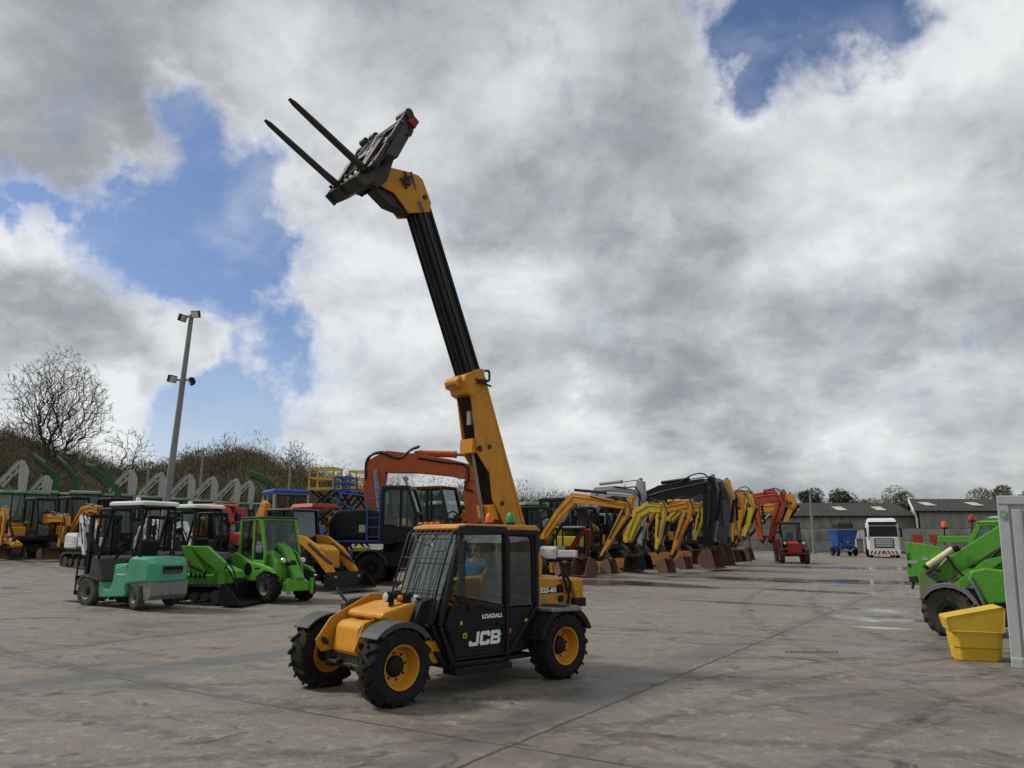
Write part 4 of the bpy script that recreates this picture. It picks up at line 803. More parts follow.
for q in ((-.75, .75, .05, .035), (.33, .78, .035, .045), (-.30, .62, .05, .02)):
    m = MB(); m.bb(q[0], q[0] + q[2], y1c + .031, y1c + .033, q[1], q[1] + q[3]); m.build('warning_sticker', LEM, dr)
# boom: outer section
BY0, BY1 = -.53, -.19; yw = .0
m = MB(); near = [(-1.56, 1.98), (-.74, 4.20), (-.50, 4.12), (-.54, 3.86), (-.66, 3.16), (-.68, 3.0), (-.92, 2.72), (-.98, 2.34), (-1.2, 2.0), (-1.42, 1.5), (-1.75, 1.45)]
m.prism(near, BY1 - .03, BY1); m.prism(near, BY0, BY0 + .03)
m.prism([(-1.75, 1.5), (-.74, 4.20), (-.78, 4.21), (-1.80, 1.52)], BY0, BY1)        # back plate
m.prism([(-.72, 3.22), (-.60, 3.20), (-.60, 3.0), (-.70, 3.0)], BY0 + .03, BY1 - .031); m.prism([(-1.04, 2.28), (-.92, 2.26), (-.96, 2.08), (-1.12, 2.06)], BY0 + .03, BY1 - .031)
bo = J.p('boom', m, YEL, .006)
m = MB(); m.prism([(-.82, 4.0), (-.76, 4.24), (-.62, 4.21), (-.42, 4.10), (-.40, 4.02), (-.46, 3.84), (-.56, 3.80)], BY0 - .03, BY1 + .03); m.build('boom_collar', YEL, bo, .02)
m = MB(); m.prism([(-.5, 3.9), (-.36, 3.93), (-.33, 4.02), (-.36, 4.08), (-.5, 4.12)], BY0 - .035, BY1 - .06); cr = m.build('collar_box', YEL, bo, .02)
for k in range(2): m = MB(); m.bb(-.372, -.34, BY0 + .02, BY1 - .12, 3.95 + .07 * k, 3.975 + .07 * k); m.build('slot', STL, cr)
m = MB()
m.tube(curve([(-.62, BY1 + .05, 4.0), (-.7, BY1 + .09, 4.05), (-.82, BY1 + .07, 4.06), (-.84, BY1 + .05, 4.2), (-.76, BY1 + .05, 4.2)]), .018); m.box((-.72, BY1 + .05, 4.04), (.12, .06, .05)); m.tube(curve([(-.6, BY1 + .04, 4.06), (-.72, BY1 + .09, 4.0), (-.86, BY1 + .07, 3.98)]), .016)
m.build('latch', STL, bo)
for q in ((-.9, 3.1), (-1.15, 2.3)): m = MB(); m.cyl((q[0], BY1 - .02, q[1]), (q[0], BY1 + .012, q[1]), .035, seg=12); m.build('pin', STL, bo)
m = MB()
for k in range(6): y = BY0 + .06 + k * .04; m.tube([(-.50 + .02 * (k % 2), y + .03, 3.8), (-.64, y, 3.5), (-.70 - .02 * (k % 2), y, 3.2), (-.92, y, 2.7), (-1.06, y, 2.3)], .014, 5)
m.build('boom_hose', SAT, bo)
m = MB(); m.box((-.6, -.28, 3.5), (.05, .08, .2)); m.build('cable_clamp', GRY, bo)
c_ = cylinder(J, (-1.1, 1.3), (-.72, 3.06), .055, SAT, .25, -.36, name='lift_cylinder')
m = MB(); m.cyl((-.72, BY0, 3.06), (-.72, BY1, 3.06), .05, seg=14); m.build('pin', STL, bo)
# inner dark section
m = MB(); A = Vector((-.62, 4.02)); B = Vector((.40, 6.42)); d = (B - A).normalized(); q = Vector((-d.y, d.x))
def sec(h0, h1, ya, yb, a=A, b=B): m.prism([tuple(a + q * h0), tuple(a + q * h1), tuple(b + q * h1), tuple(b + q * h0)], ya, yb)
sec(-.06, .19, BY0 + .05, BY1 - .05); sec(-.065, -.02, BY0 + .03, BY1 - .03); sec(.15, .195, BY0 + .03, BY1 - .03)
ib = J.p('boom_extension', m, BLK, .008)
m = MB(); sec(-.09, -.065, -.48, -.43); sec(-.09, -.065, -.33, -.28); sec(-.105, -.065, -.38, -.36); sec(.03, .07, BY1 - .05, BY1 - .035); m.build('wear_strip', STL, ib)
m = MB(); 
for k in range(3): y = -.45 + .06 * k; m.tube([tuple([*(A + q * -.095)][:1]) + (y,) + ((A + q * -.095).y,), ((B + q * -.095).x, y, (B + q * -.095).y)], .012, 5)
m.build('hose', SAT, ib)
# gooseneck head
hd = MB(); gn = [(.24, 6.40), (.22, 6.55), (.38, 6.86), (.46, 6.90), (.62, 6.90), (.92, 6.86), (1.12, 6.74), (1.18, 6.58), (1.02, 6.52), (.86, 6.50), (.74, 6.40), (.60, 6.28)]
hd.prism(gn, BY1 - .05, BY1 - .02); hd.prism(gn, BY0 + .02, BY0 + .05); hd.prism([(.26, 6.45), (.2, 6.56), (.36, 6.88), (.9, 6.80), (.84, 6.54), (.62, 6.34)], BY0 + .06, BY1 - .06)
hn = J.p('boom_head', hd, YEL, .01)
m = MB(); m.cyl((.34, BY0, 6.60), (.34, BY1 + .0, 6.60), .035, seg=12); m.cyl((1.1, BY0 - .03, 6.64), (1.1, BY1 + .03, 6.64), .05, seg=14); m.tube([(.62, BY1 - .0, 6.82), (.7, BY1 + .03, 6.78), (.74, BY1 + .02, 6.68), (.66, BY1, 6.62)], .014); m.tube([(.72, BY1, 6.86), (.66, BY1 + .03, 6.76), (.8, BY1 + .02, 6.72)], .014); m.box((.66, BY1 + .0, 6.74), (.1, .05, .12)); m.build('head_fitting', STL, hn)
m = MB(); m.bar((.6, BY1 - .005, 6.9), (.5, BY1 - .005, 6.66), .03, .012); m.bar((.44, BY1 - .01, 6.5), (.36, BY1 - .01, 6.36), .05, .02); m.build('lever', GRY, hn)
m = MB(); m.tube([(.5, -.36, 6.38), (.75, -.36, 6.38), (1.0, -.36, 6.46)], [.07, .075, .05], 12); m.prism([(.58, 6.31), (.9, 6.33), (1.15, 6.48), (1.1, 6.58), (.8, 6.48), (.62, 6.42)], BY0 + .07, BY1 - .07); J.p('tilt_cylinder', m, STL, .01)
# fork carriage in its own tilted frame: u along forks, s up the frame
th = radians(27.5); hx, hz = 1.51, 6.575
def FR(u, y, s): return (hx + u * cos(th) - s * sin(th), y, hz + u * sin(th) + s * cos(th))
def frb(m, u0, u1, y0, y1, s0, s1): m.loft([[FR(u0, y0, s), FR(u1, y0, s), FR(u1, y1, s), FR(u0, y1, s)] for s in (s0, s1)])
m = MB(); YL, YR = .14, -.96
frb(m, -.10, -.04, YR, YL, .02, .12); frb(m, -.10, -.04, YR, YL, .50, .60)
frb(m, -.10, -.05, YR, YR + .05, .02, .95); frb(m, -.10, -.05, YL - .06, YL, .02, 1.12); frb(m, -.10, -.06, YR, YL, .90, .95)
for a, b in ((-.72, .12), (-.10, .12)): m.tube([FR(-.07, a, .12), FR(-.07, a + .28 * (1 if a < -.4 else -1), .9)], .022, 6)
for y in (-.55, -.36, -.2): m.tube([FR(-.07, y, .1), FR(-.07, y, .95)], .018, 6)
fc = J.p('fork_carriage', m, STL, .006)
m = MB(); m.tube([FR(-.07, YR, .93), FR(-.07, YL, .97)], .03, 8); m.tube([FR(-.06, -.88, .1), FR(-.06, -.66, .9)], .025, 8); m.tube([FR(-.06, -.2, .1), FR(-.06, -.42, .9)], .025, 8); m.build('frame_tube', GRY, fc)
m = MB(); m.loft([[FR(a, y, b) for a, b in ((-.14, .08), (-.11, .08), (-.11, 1.0), (-.14, 1.0))] for y in (-.34, .10)]); m.build('back_plate', STL, fc, .004)
m = MB(); 
for y in (-.56, -.48, -.26, -.17): m.loft([[FR(a, y + k, b) for a, b in ((-.1, .0), (-.36, .05), (-.42, .25), (-.34, .62), (-.1, .72))] for k in (0, .03)])
frb(m, -.3, -.1, -.56, -.14, .02, .10); frb(m, -.22, -.1, -.6, -.1, .55, .68)
m.loft([[FR(a, y, b) for a, b in ((-.02, -.06), (-.2, -.1), (-.3, .1), (-.1, .2))] for y in (-.84, -.1)])
m.build('quick_hitch', STL, fc, .01)
for k in range(6): m = MB(); y_ = -.85 + .14 * k; m.cyl(FR(-.03, y_, .04), FR(.02, y_, .04), .022, seg=6); m.build('bolt', STL, fc)
for y_ in (-.92, -.6, -.12): m = MB(); m.loft([[FR(a, y_ + e_, b) for a, b in ((-.02, -.1), (-.2, -.12), (-.24, .14), (-.04, .2))] for e_ in (0, .035)]); m.build('lug', DGY, fc, .004)
m = MB(); m.loft([[FR(a, y, b) for a, b in ((-.12, .35), (-.30, .45), (-.28, 1.0), (-.10, 1.1))] for y in (-.12, .12)]); m.build('side_plate', DGY, fc, .012)
for a_, b_, r_ in ((FR(-.1, -.08, 1.14), FR(-.1, .16, 1.14), .07), (FR(-.06, -.62, .99), FR(-.06, -.5, .99), .06), (FR(-.02, -.8, .95), FR(-.02, -.68, .95), .05), (FR(-.3, -.5, .3), FR(-.3, -.2, .3), .06)): m = MB(); m.cyl(a_, b_, r_, seg=14); m.build('hitch_pin', STL, fc)
m = MB()
m.tube([FR(-.2, .12, .98), FR(-.26, .17, .95), FR(-.28, .15, .86), FR(-.22, .14, .84)], .014); m.tube([FR(-.26, .17, .95), FR(-.24, .17, .7), FR(-.25, .17, .6)], .006)
m.build('chain', STL, fc)
m = MB(); m.loft([[FR(a, y, b) for a, b in ((-.28, 1.02), (-.14, 1.02), (-.12, 1.18), (-.28, 1.16))] for y in (.0, .16)]); m.build('red_block', DRED, fc, .01)
for yf in (-.70, -.03):
    m = MB(); 
    def fk(u, s0, s1, wd): return [FR(u, yf - wd, s0), FR(u, yf + wd, s0), FR(u, yf + wd, s1), FR(u, yf - wd, s1)]
    m.loft([fk(-.03, 0, .06, .05), fk(.25, .0, .045, .05), fk(.8, 0, .035, .05), fk(1.12, .004, .026, .046), fk(1.2, .008, .018, .028)]); m.loft([[FR(a, yf + w_, s) for a, w_ in ((-.045, -.05), (.0, -.05), (.0, .05), (-.045, .05))] for s in (-.02, .62)])
    m.build('fork', STL, fc, .004)

# ------------------------------------------------------------------ person standing behind
def skin(name, nodes, edges, mat, parent=None, sub=2, root=0):
    me = bpy.data.meshes.new(name); bm = bmesh.new(); sk_ = bm.verts.layers.skin.verify(); vs = [bm.verts.new(n_[:3]) for n_ in nodes]
    for a, b in edges: bm.edges.new((vs[a], vs[b]))
    for v, n_ in zip(vs, nodes): v[sk_].radius = (n_[3], n_[4] if len(n_) > 4 else n_[3]); v[sk_].use_root = False
    vs[root][sk_].use_root = True
    bm.to_mesh(me); bm.free(); o = bpy.data.objects.new('tmp', me); COL.objects.link(o); o.modifiers.new('s', 'SKIN').use_smooth_shade = True; ss_ = o.modifiers.new('d', 'SUBSURF'); ss_.levels = sub; ss_.render_levels = sub
    bpy.context.view_layer.update(); m2 = bpy.data.meshes.new_from_object(o.evaluated_get(bpy.context.evaluated_depsgraph_get())); bpy.data.objects.remove(o)
    o = bpy.data.objects.new(name, m2); COL.objects.link(o); m2.materials.clear(); m2.materials.append(mat)
    for p_ in m2.polygons: p_.use_smooth = True
    if parent: o.parent = parent
    return o
SKN = paint('skin', (.42, .22, .15), .55, .1, bump=0); SHI = paint('blue_shirt_cloth', (.03, .19, .50), .85, .1, bump=.3); TRO = paint('navy_cloth', (.02, .025, .045), .9, .1, bump=.3); HAI = paint('grey_hair', (.16, .15, .14), .8, .1)
pf = F('person', 'grey-haired person in a blue top standing behind the telehandler, seen through its cab glass', 'person', -.555, 12.25, -100, z=0)
body = [(0, 0, .95, .15, .12), (0, 0, 1.12, .135, .11), (0, 0, 1.30, .165, .11), (0, 0, 1.43, .14, .09), (0.0, 0, 1.50, .055), (.015, 0, 1.58, .06), (.02, 0, 1.67, .092, .078), (.01, 0, 1.73, .075, .065),
        (0, .19, 1.42, .06), (.04, .25, 1.16, .045), (.22, .18, 1.02, .034), (.30, .15, 1.0, .026),
        (0, -.19, 1.42, .06), (.04, -.25, 1.16, .045), (.22, -.18, 1.02, .034), (.30, -.15, 1.0, .026),
        (0, .1, .86, .095), (.02, .11, .5, .06), (0, .11, .1, .042), (.12, .13, .04, .04), (0, -.1, .86, .095), (.02, -.11, .5, .06), (0, -.11, .1, .042), (.12, -.13, .04, .04)]
ed = [(0, 1), (1, 2), (2, 3), (3, 4), (4, 5), (5, 6), (6, 7), (3, 8), (8, 9), (9, 10), (10, 11), (3, 12), (12, 13), (13, 14), (14, 15), (0, 16), (16, 17), (17, 18), (18, 19), (0, 20), (20, 21), (21, 22), (22, 23)]
for sy in (1, -1):
    b0 = 11 if sy > 0 else 15
    k0 = len(body); body.append((.36, sy * .145, 1.0, .032, .018)); ed.append((b0, k0))
    for i in range(4):
        k = len(body); yy = sy * (.145 + (i - 1.5) * .022); body += [(.40, yy, 1.0, .010), (.44 - .008 * abs(i - 1), yy, .985, .009), (.465 - .01 * abs(i - 1), yy, .96, .008)]; ed += [(k0, k), (k, k + 1), (k + 1, k + 2)]
    k = len(body); body += [(.34, sy * .11, 1.0, .012), (.375, sy * .09, .99, .010)]; ed += [(k0, k), (k, k + 1)]
skin('body', body, ed, SKN, pf.r)
sh = [(x_, y_, z_, *(q + .03 for q in rr_)) for x_, y_, z_, *rr_ in body[:4]] + [(0, 0, 1.505, .082)] + [(x_, y_, z_, rr_[0] + .022) for x_, y_, z_, *rr_ in (body[8:11] + body[12:15])]
skin('shirt', sh, [(0, 1), (1, 2), (2, 3), (3, 4), (3, 5), (5, 6), (6, 7), (3, 8), (8, 9), (9, 10)], SHI, pf.r)
tr = [(0, 0, .98, .162, .134)] + [(x_, y_, z_, rr_[0] + .016) for x_, y_, z_, *rr_ in (body[16:19] + body[20:23])]
skin('trousers', tr, [(0, 1), (1, 2), (2, 3), (0, 4), (4, 5), (5, 6)], TRO, pf.r)
m = MB(); m.smooth = True; R = []
for i in range(9):
    a = radians(-35 + 125 * i / 8); R.append([(-.005 + .103 * cos(a) * cos(t_) - (.02 if cos(t_) < 0 else .0), .085 * cos(a) * sin(t_), 1.70 + .105 * sin(a) + (.05 if cos(t_) > .3 and i < 4 else 0)) for t_ in (2 * pi * k / 20 for k in range(20))])
m.loft(R); m.build('hair', HAI, pf.r)
m = MB(); m.tube([(.1, 0, 1.70), (.125, 0, 1.655), (.1, 0, 1.645)], [.01, .018, .008], 8)
for sy in (1, -1): m.tube([(-.0, sy * .082, 1.70), (.0, sy * .092, 1.68), (.0, sy * .082, 1.64)], [.01, .018, .008], 8)
m.build('nose_and_ears', SKN, pf.r)
m = MB()
for sy in (1, -1): m.lathe([(.0, -.008), (.012, 0), (0, .008)], (.095, sy * .032, 1.69), 10, 'z')
m.tube([(.098, -.025, 1.615), (.104, 0, 1.612), (.098, .025, 1.615)], .004, 5); m.build('eyes_and_mouth', DRED, pf.r)
pf.r.location.z = 0.0
# ------------------------------------------------------------------ excavators along the aisle on the right
BL = 'excavators parked in the long row'
def back(bx, reach, deg):
    x, y = G(*bx); return x - reach * cos(radians(deg)), y - reach * sin(radians(deg))
def ex(label, g, reach, s, main, boom, stick, bk, deg=-33, **k):
    x, y = back(g, reach, deg); return excavator(label, 'excavator', x, y, deg, s, main, boom, stick, bk, group=BL, **k)
ex('amber midi excavator right behind the foreground telehandler, first of the long row', (612, 578), 4.6, 1.2, YEL, [(545, 537, .17), (560, 514, .21), (575, 498, .27), (592, 500, .2), (626, 506, .15)], [(633, 496, .12), (625, 514, .27), (611, 540, .15), (601, 557, .06)], (611, 566), yaw=10, bmat=MUD, bs=.66, bw=.6, ks=.72)
ex('silver-boomed excavator with a tall upright stick beside the first amber one', (648, 574), 5.6, 1.5, SLV, [(579, 547, .42), (589, 512, .4), (600, 493, .34), (616, 491, .26), (636, 494, .2)], [(641, 481, .24), (640, 495, .42), (640, 520, .3), (641, 546, .16)], (646, 558), body=LGR, bmat=BLK, bs=.7, bw=.55)
ex('lemon yellow excavator with slim stick between the silver and the amber one', (671, 577), 5.2, 1.3, LEM, [(628, 540, .2), (638, 514, .25), (650, 507, .26), (662, 508, .2)], [(663, 503, .16), (661, 518, .32), (659, 535, .2), (657, 551, .08)], (668, 564), body=LEM, bmat=MUD, bs=.66, bw=.8)
ex('amber excavator with stick angled down left of the black-boomed one', (687, 573), 5.4, 1.35, YE2, [(640, 532, .2), (652, 509, .3), (668, 508, .24), (688, 504, .2)], [(692, 501, .16), (686, 518, .34), (679, 536, .22), (672, 556, .08)], (686, 562), bmat=MUD, bs=.66, bw=.75)
ex('small lemon excavator almost hidden in front of the black boom', (702, 569), 5.0, 1.3, LEM, [(670, 520, .2), (682, 508, .25), (700, 508, .2)], [(703, 505, .16), (700, 520, .3), (695, 541, .12)], None, body=YE2)
ex('large excavator with black boom and black upright stick', (716, 571), 6.6, 1.8, BLK, [(640, 520, .4), (650, 499, .5), (662, 495, .55), (680, 491, .5), (706, 485, .36)], [(713, 477, .22), (711, 488, .58), (710, 515, .5), (708, 548, .3)], (714, 556), body=BLK, bmat=RST, bs=1.1, bw=.9)
ex('large excavator with dark grey stick next to the black-boomed one', (727, 570), 6.6, 1.8, DGY, [(676, 512, .4), (690, 495, .5), (716, 490, .36)], [(720, 482, .25), (723, 497, .62), (724, 520, .5), (724, 545, .32)], (726, 556), body=YE2, bmat=RST, bs=1.15, bw=.7)
ex('amber excavator whose stick shows just right of the dark grey one', (737, 566), 6.2, 1.7, YEL, [(690, 510, .4), (704, 494, .45), (722, 489, .36)], [(727, 480, .22), (729, 495, .42), (731, 515, .38), (732, 542, .2)], (735, 555), bmat=RST, bs=.8)
ex('amber excavator with two-piece arm in the middle of the far row', (743, 565), 5.6, 1.5, YE2, [(705, 515, .3), (716, 500, .36), (734, 499, .3)], [(738, 494, .25), (740, 508, .42), (738, 525, .35), (735, 544, .2)], (741, 555), bmat=STL, bs=.7)
ex('lime yellow excavator with curved stick left of the orange-red ones', (752, 563), 5.6, 1.5, LEM, [(716, 515, .3), (726, 500, .36), (744, 499, .3)], [(749, 494, .25), (750, 506, .5), (748, 520, .36), (744, 537, .2)], (749, 552), bmat=RST, bs=.8)
ex('orange-red excavator with rear-leaning stick in the far row', (764, 562), 5.8, 1.6, ORG, [(722, 512, .3), (735, 498, .4), (748, 495, .34)], [(749, 492, .3), (755, 503, .46), (757, 520, .36), (762, 541, .2)], None, body=DGY)
ex('red-boomed excavator whose arm rises just left of the red tractor', (778, 562), 6.2, 1.7, paint('vermilion_paint', (.42, .06, .025), .4, .4), [(738, 512, .3), (750, 500, .42), (764, 498, .42), (778, 496, .32)], [(784, 491, .22), (780, 505, .5), (775, 522, .36), (770, 541, .18)], None, body=DGY)
ex('ochre excavator, last of the long row, its stick just right of the red boom', (786, 560), 6.4, 1.8, YE2, [(745, 518, .3), (758, 508, .42), (772, 507, .4), (784, 503, .32)], [(790, 494, .3), (791, 503, .62), (786, 517, .46), (779, 532, .26)], None)
x, y = at(598, 45); tmp = excavator('compact yellow excavator with pale cab frame seen under the first amber boom', 'excavator', x, y, -33, 1.15, LEM, [(604, 545, .14), (612, 528, .16), (620, 522, .14)], [(624, 521, .12), (622, 540, .14), (620, 552, .08)], None, cabm=WHT, body=LEM, group=BL)
x, y = at(565, 36)
excavator('small red and white tracked machine between the telehandler and the first amber excavator', 'excavator', x, y, -20, .85, DRED, [(572, 548, .1), (580, 535, .12), (588, 530, .1)], [(590, 530, .1), (588, 545, .1), (586, 556, .06)], None, body=WHT, canopy=True, roof=WHT, group=BL)
def loose_bucket(label, px, py, s, w, deg, mat, ang=0):
    x, y = G(px, py); f = F('loose_bucket', label, 'bucket', x, y, deg, 'loose digging buckets', z=zg(x, y)); bucket(f, 0, .97 * s, s, w, 0, mat, ang, name='shell'); return f
loose_bucket('wide mud-caked digging bucket lying just behind the telehandler', 583, 577, .85, 1.1, -150, RST, .1)
loose_bucket('small dark digging bucket lying left of the wide mud-caked one', 565, 576, .6, .7, -60, MUD, .1)
loose_bucket('big dark rusty bucket between the amber and silver excavators', 633, 572, .8, .9, -140, RST)
loose_bucket('dark rusty bucket on the ground left of the black-boomed excavator', 703, 565, .95, 1.3, -120, RST)
loose_bucket('narrow brown bucket near the lime yellow stick', 748, 561, .7, .5, -100, RST)

# ------------------------------------------------------------------ mini excavators on the left
ML = 'mini excavators on the left'
def mini(label, bodypx, D, hd, s, main, boom, stick, bk, bdeg=-18, boff=.75, body=None, cabm=SAT, bmat=RST, bw=1.1, bs=.42, canopy=False, roof=None):
    x, y = at(bodypx, D); n0 = set(bpy.data.objects)
    f = excavator(label, 'mini excavator', x, y, hd, s * .86, main, boom, stick, bk, body=body, cabm=cabm, W=-1.15, blade=False, kb=1., ks=1., group=ML, bmat=bmat, bw=bw, bs=bs, canopy=canopy, roof=roof, hw=.9, name='mini_excavator'); return f
EXC = excavator
def swing(f, fn): pass
mini('amber mini excavator at the left edge with wide grading bucket', 22, 31.5, -32, 1.1, YEL, [(17, 545, .09), (12, 541, .1), (6, 541, .1)], [(5, 508, .1), (4, 520, .2), (3, 535, .14), (2, 546, .07)], (4, 556), bw=1.5)
mini('amber mini excavator with arched boom and wide brown grading bucket', 56, 33, -32, 1.15, YEL, [(29, 542, .09), (37, 530, .12), (46, 519, .2), (55, 518, .16), (66, 519, .12)], [(67, 516, .1), (66, 524, .18), (62, 538, .1), (60, 548, .06)], (61, 555), bw=1.6)
mini('amber mini excavator half hidden behind the mint forklift mast', 96, 33.5, -32, 1.15, YEL, [(68, 541, .09), (76, 526, .13), (85, 511, .2), (93, 508, .16), (100, 510, .12)], [(101, 508, .1), (99, 524, .16), (96, 540, .07)], None)
mini('white mini excavator seen right behind the mint forklift mast', 100, 29, -32, 1.0, WHT, [(96, 530, .08), (92, 522, .12), (86, 519, .12)], [(83, 515, .08), (84, 530, .13), (85, 545, .1), (86, 556, .06)], None, body=WHT)
mini('white mini excavator seen through the mint forklift cab', 168, 30, -32, 1.0, WHT, [(138, 545, .08), (142, 530, .12), (150, 521, .14), (157, 523, .1)], [(158, 523, .1), (163, 538, .13), (168, 554, .06)], None, body=WHT)
mini('white mini excavator behind the lime tracked loader', 200, 31, -32, 1.0, WHT, [(172, 540, .08), (176, 527, .12), (183, 524, .12)], [(184, 523, .1), (188, 534, .12), (192, 548, .06)], None, body=RED)

# ------------------------------------------------------------------ tractors
def tractor(label, x, y, deg, main, roof, s=1., arms=None, armm=SLV, W=0., cabm=SAT, group=None, gm=None, rim=None, ah=.11):
    f = F('tractor', label, 'tractor', x, y, deg, group); R1, R2 = .78 * s, .55 * s
    for sd in (1, -1):
        wheel(f.r, -.9 * s, sd * .85 * s, R1, .45 * s, rim or LEM, RUD, sd, lugs=14, seg=20); wheel(f.r, 1.3 * s, sd * .8 * s, R2, .34 * s, rim or LEM, RUD, sd, lugs=12, seg=18)
    m = MB(); m.prism([(.1 * s, .85 * s), (.1 * s, 1.5 * s), (1.1 * s, 1.48 * s), (1.85 * s, 1.32 * s), (1.95 * s, 1.1 * s), (1.9 * s, .8 * s)], -.33 * s, .33 * s)
    for k in range(4): m.bb(1.0 * s + .15 * k * s, 1.08 * s + .15 * k * s, -.345 * s, .345 * s, .95 * s, 1.3 * s)
    f.p('bonnet', m, main, .05)
    m = MB(); m.bb(-1.2 * s, 1.8 * s, -.25 * s, .25 * s, .5 * s, .85 * s); m.cyl((1.3 * s, -.7 * s, R2), (1.3 * s, .7 * s, R2), .09 * s); m.cyl((-.9 * s, -.7 * s, R1), (-.9 * s, .7 * s, R1), .13 * s); f.p('chassis', m, STL)
    for sd in (1, -1):
        m = MB(); q = sd * .85 * s; m.prism(arc(-.9 * s, R1, R1 + .06, 10, 150, .04, 10), q - .25 * s, q + .25 * s); f.p('mudguard', m, main)
    cabin(f, [(-1.15 * s, 1.15 * s), (-1.05 * s, 2.68 * s), (.1 * s, 2.68 * s), (.28 * s, 1.5 * s), (.15 * s, 1.0 * s)], -.62 * s, .62 * s, .07 * s, cabm, roof, 1.4 * s, rt=.16 * s, gm=gm, over=.09)
    m = MB(); m.cyl((.5 * s, .42 * s, 1.4 * s), (.5 * s, .42 * s, 2.6 * s), .04 * s, seg=8); f.p('exhaust', m, SAT)
    if arms:
        for k, sd in enumerate((-1, 1)):
            yy = W + sd * .42 * s; P = f.pts(arms, W); m = MB(); m.limb(P[-4:] if len(P) > 5 else P[-3:], yy - .05, yy + .05); N_ = P[:-3] if len(P) > 5 else P[:-2]; m.tube([(q[0], yy, q[1] + .02) for q in N_], .055, 6); m.tube([(q[0] + .14, yy, q[1] - .14) for q in N_], .05, 6); a = f.p('loader_arm', m, armm)
            b, c = P[0], P[1]; mid = ((b[0] + c[0]) / 2, (b[1] + c[1]) / 2); m = MB(); m.tube([(b[0], yy, b[1] + .16), (c[0], yy, c[1] + .2)], .03, 6); m.build('ram', GRY, a)
            m = MB(); m.tube([(P[0][0] + .1, yy, P[0][1] - .2), ((P[0][0] + P[2][0]) / 2 + .1, yy, (P[0][1] + P[2][1]) / 2 - .22), (P[2][0] - .05, yy, P[2][1] - .35)], .035, 6); m.build('ram', STL, a)
            for t_ in (.25, .5, .75): q0 = (P[0][0] * (1 - t_) + P[2][0] * t_, P[0][1] * (1 - t_) + P[2][1] * t_); m = MB(); m.bar((q0[0] - .05, yy, q0[1]), (q0[0] + .08, yy, q0[1] - .25), .05); m.build('bracket', armm, a)
        P = f.pts(arms, W); e = P[-1]; m = MB(); m.cyl((e[0], W - .45 * s, e[1]), (e[0], W + .45 * s, e[1]), .06, seg=8); f.p('cross_tube', m, armm)
    return f
TG = 'tractors with raised loaders in the back row'
def ar(pk, y0, dx=18, dy=18, dv=22, w=.16): return [(pk - dx - 5, y0 + dy + 6, .06), (pk - 4, y0 + 4, .07), (pk + .5, y0 + .5, .10), (pk + 2, y0 + dv * .4, .2), (pk + 1, y0 + dv * .8, .2), (pk, y0 + dv + 9, .14)]
lab = {22: 'tractor with grey raised loader at the left edge of the back row', 46: 'tractor with short grey loader left of the green arms', 131: 'tractor with grey raised loader just left of the tall lamp post',
       161: 'tractor with grey raised loader directly behind the tall lamp post', 190: 'tractor with grey raised loader just right of the tall lamp post', 213: 'tractor with grey raised loader two along from the lamp post', 236: 'tractor with grey raised loader beside the blue-roofed tractor', 250: 'tractor with grey raised loader half behind the blue roof'}
for pk, D, y0, sc_ in ((22, 37, 461, 1.), (46, 38, 476, .6), (131, 38, 470, .95), (161, 41, 473, .95), (190, 44, 475, .9), (213, 47, 477, .85), (236, 50, 479, .85), (250, 53, 481, .8)):
    x, y = at(pk - 6, D); tractor(lab[pk], x, y, degrees(atan2(y, x)) - 90, DGR, PGR, .98, ar(pk, y0, 18 * sc_, 17 * sc_, 24 * sc_), paint('pale_loader_paint', (.42, .43, .43), .5, .7, dcol=(.13, .12, .11)), group=TG)
for pts_, px, D, lb in (([(33, 457, .10), (45, 466, .08), (56, 475, .17), (56, 486, .14), (53, 504, .1)], 50, 38.5, 'tractor with dark green loader arms, left one of the green pair'),
                        ([(57, 459, .1), (67, 468, .08), (76, 478, .17), (75, 487, .14), (72, 504, .1)], 72, 41, 'tractor with dark green loader arms, right one of the green pair'),
                        ([(85, 467, .14), (95, 470, .1), (105, 478, .12), (117, 490, .14), (119, 503, .1)], 92, 37, 'green-roofed tractor with crossed green loader arms left of the mint forklift'),
                        ([(250, 474, .14), (262, 478, .14), (275, 486, .12)], 262, 56, 'distant tractor with green loader showing above the blue roof')):
    x, y = at(px, D); tractor(lb, x, y, degrees(atan2(y, x)) - 90, DGR, PGR, 1., pts_, DGR, group=TG)
x, y = at(222, 34); tractor('red tractor with orange roof and red loader behind the lime machines', x, y, -32, RED, ORG, .88, [(205, 524, .1), (210, 512, .16), (224, 509, .15), (236, 511, .12), (240, 523, .1)], RED, group='tractors in the yard')
x, y = at(279, 32.5); tractor('tall tractor with bright blue roof and big pale windows', x, y, 125, BLU, BLU, 1.12, None, cabm=LGR, group='tractors in the yard')
x, y = at(448, 38); tractor('blue tractor half hidden under the long orange boom', x, y, -60, BLU, WHT, 1.1, None, cabm=BLU, group='tractors in the yard')
x, y = at(466, 41); tractor('second blue tractor deeper under the end of the orange boom', x, y, -60, BLU, BLU, 1.1, None, group='tractors in the yard')
x, y = at(536, 46); tractor('blue tractor behind the telehandler cab, under the first amber boom', x, y, -60, BLU, PGR, 1.2, None, group='tractors in the yard')

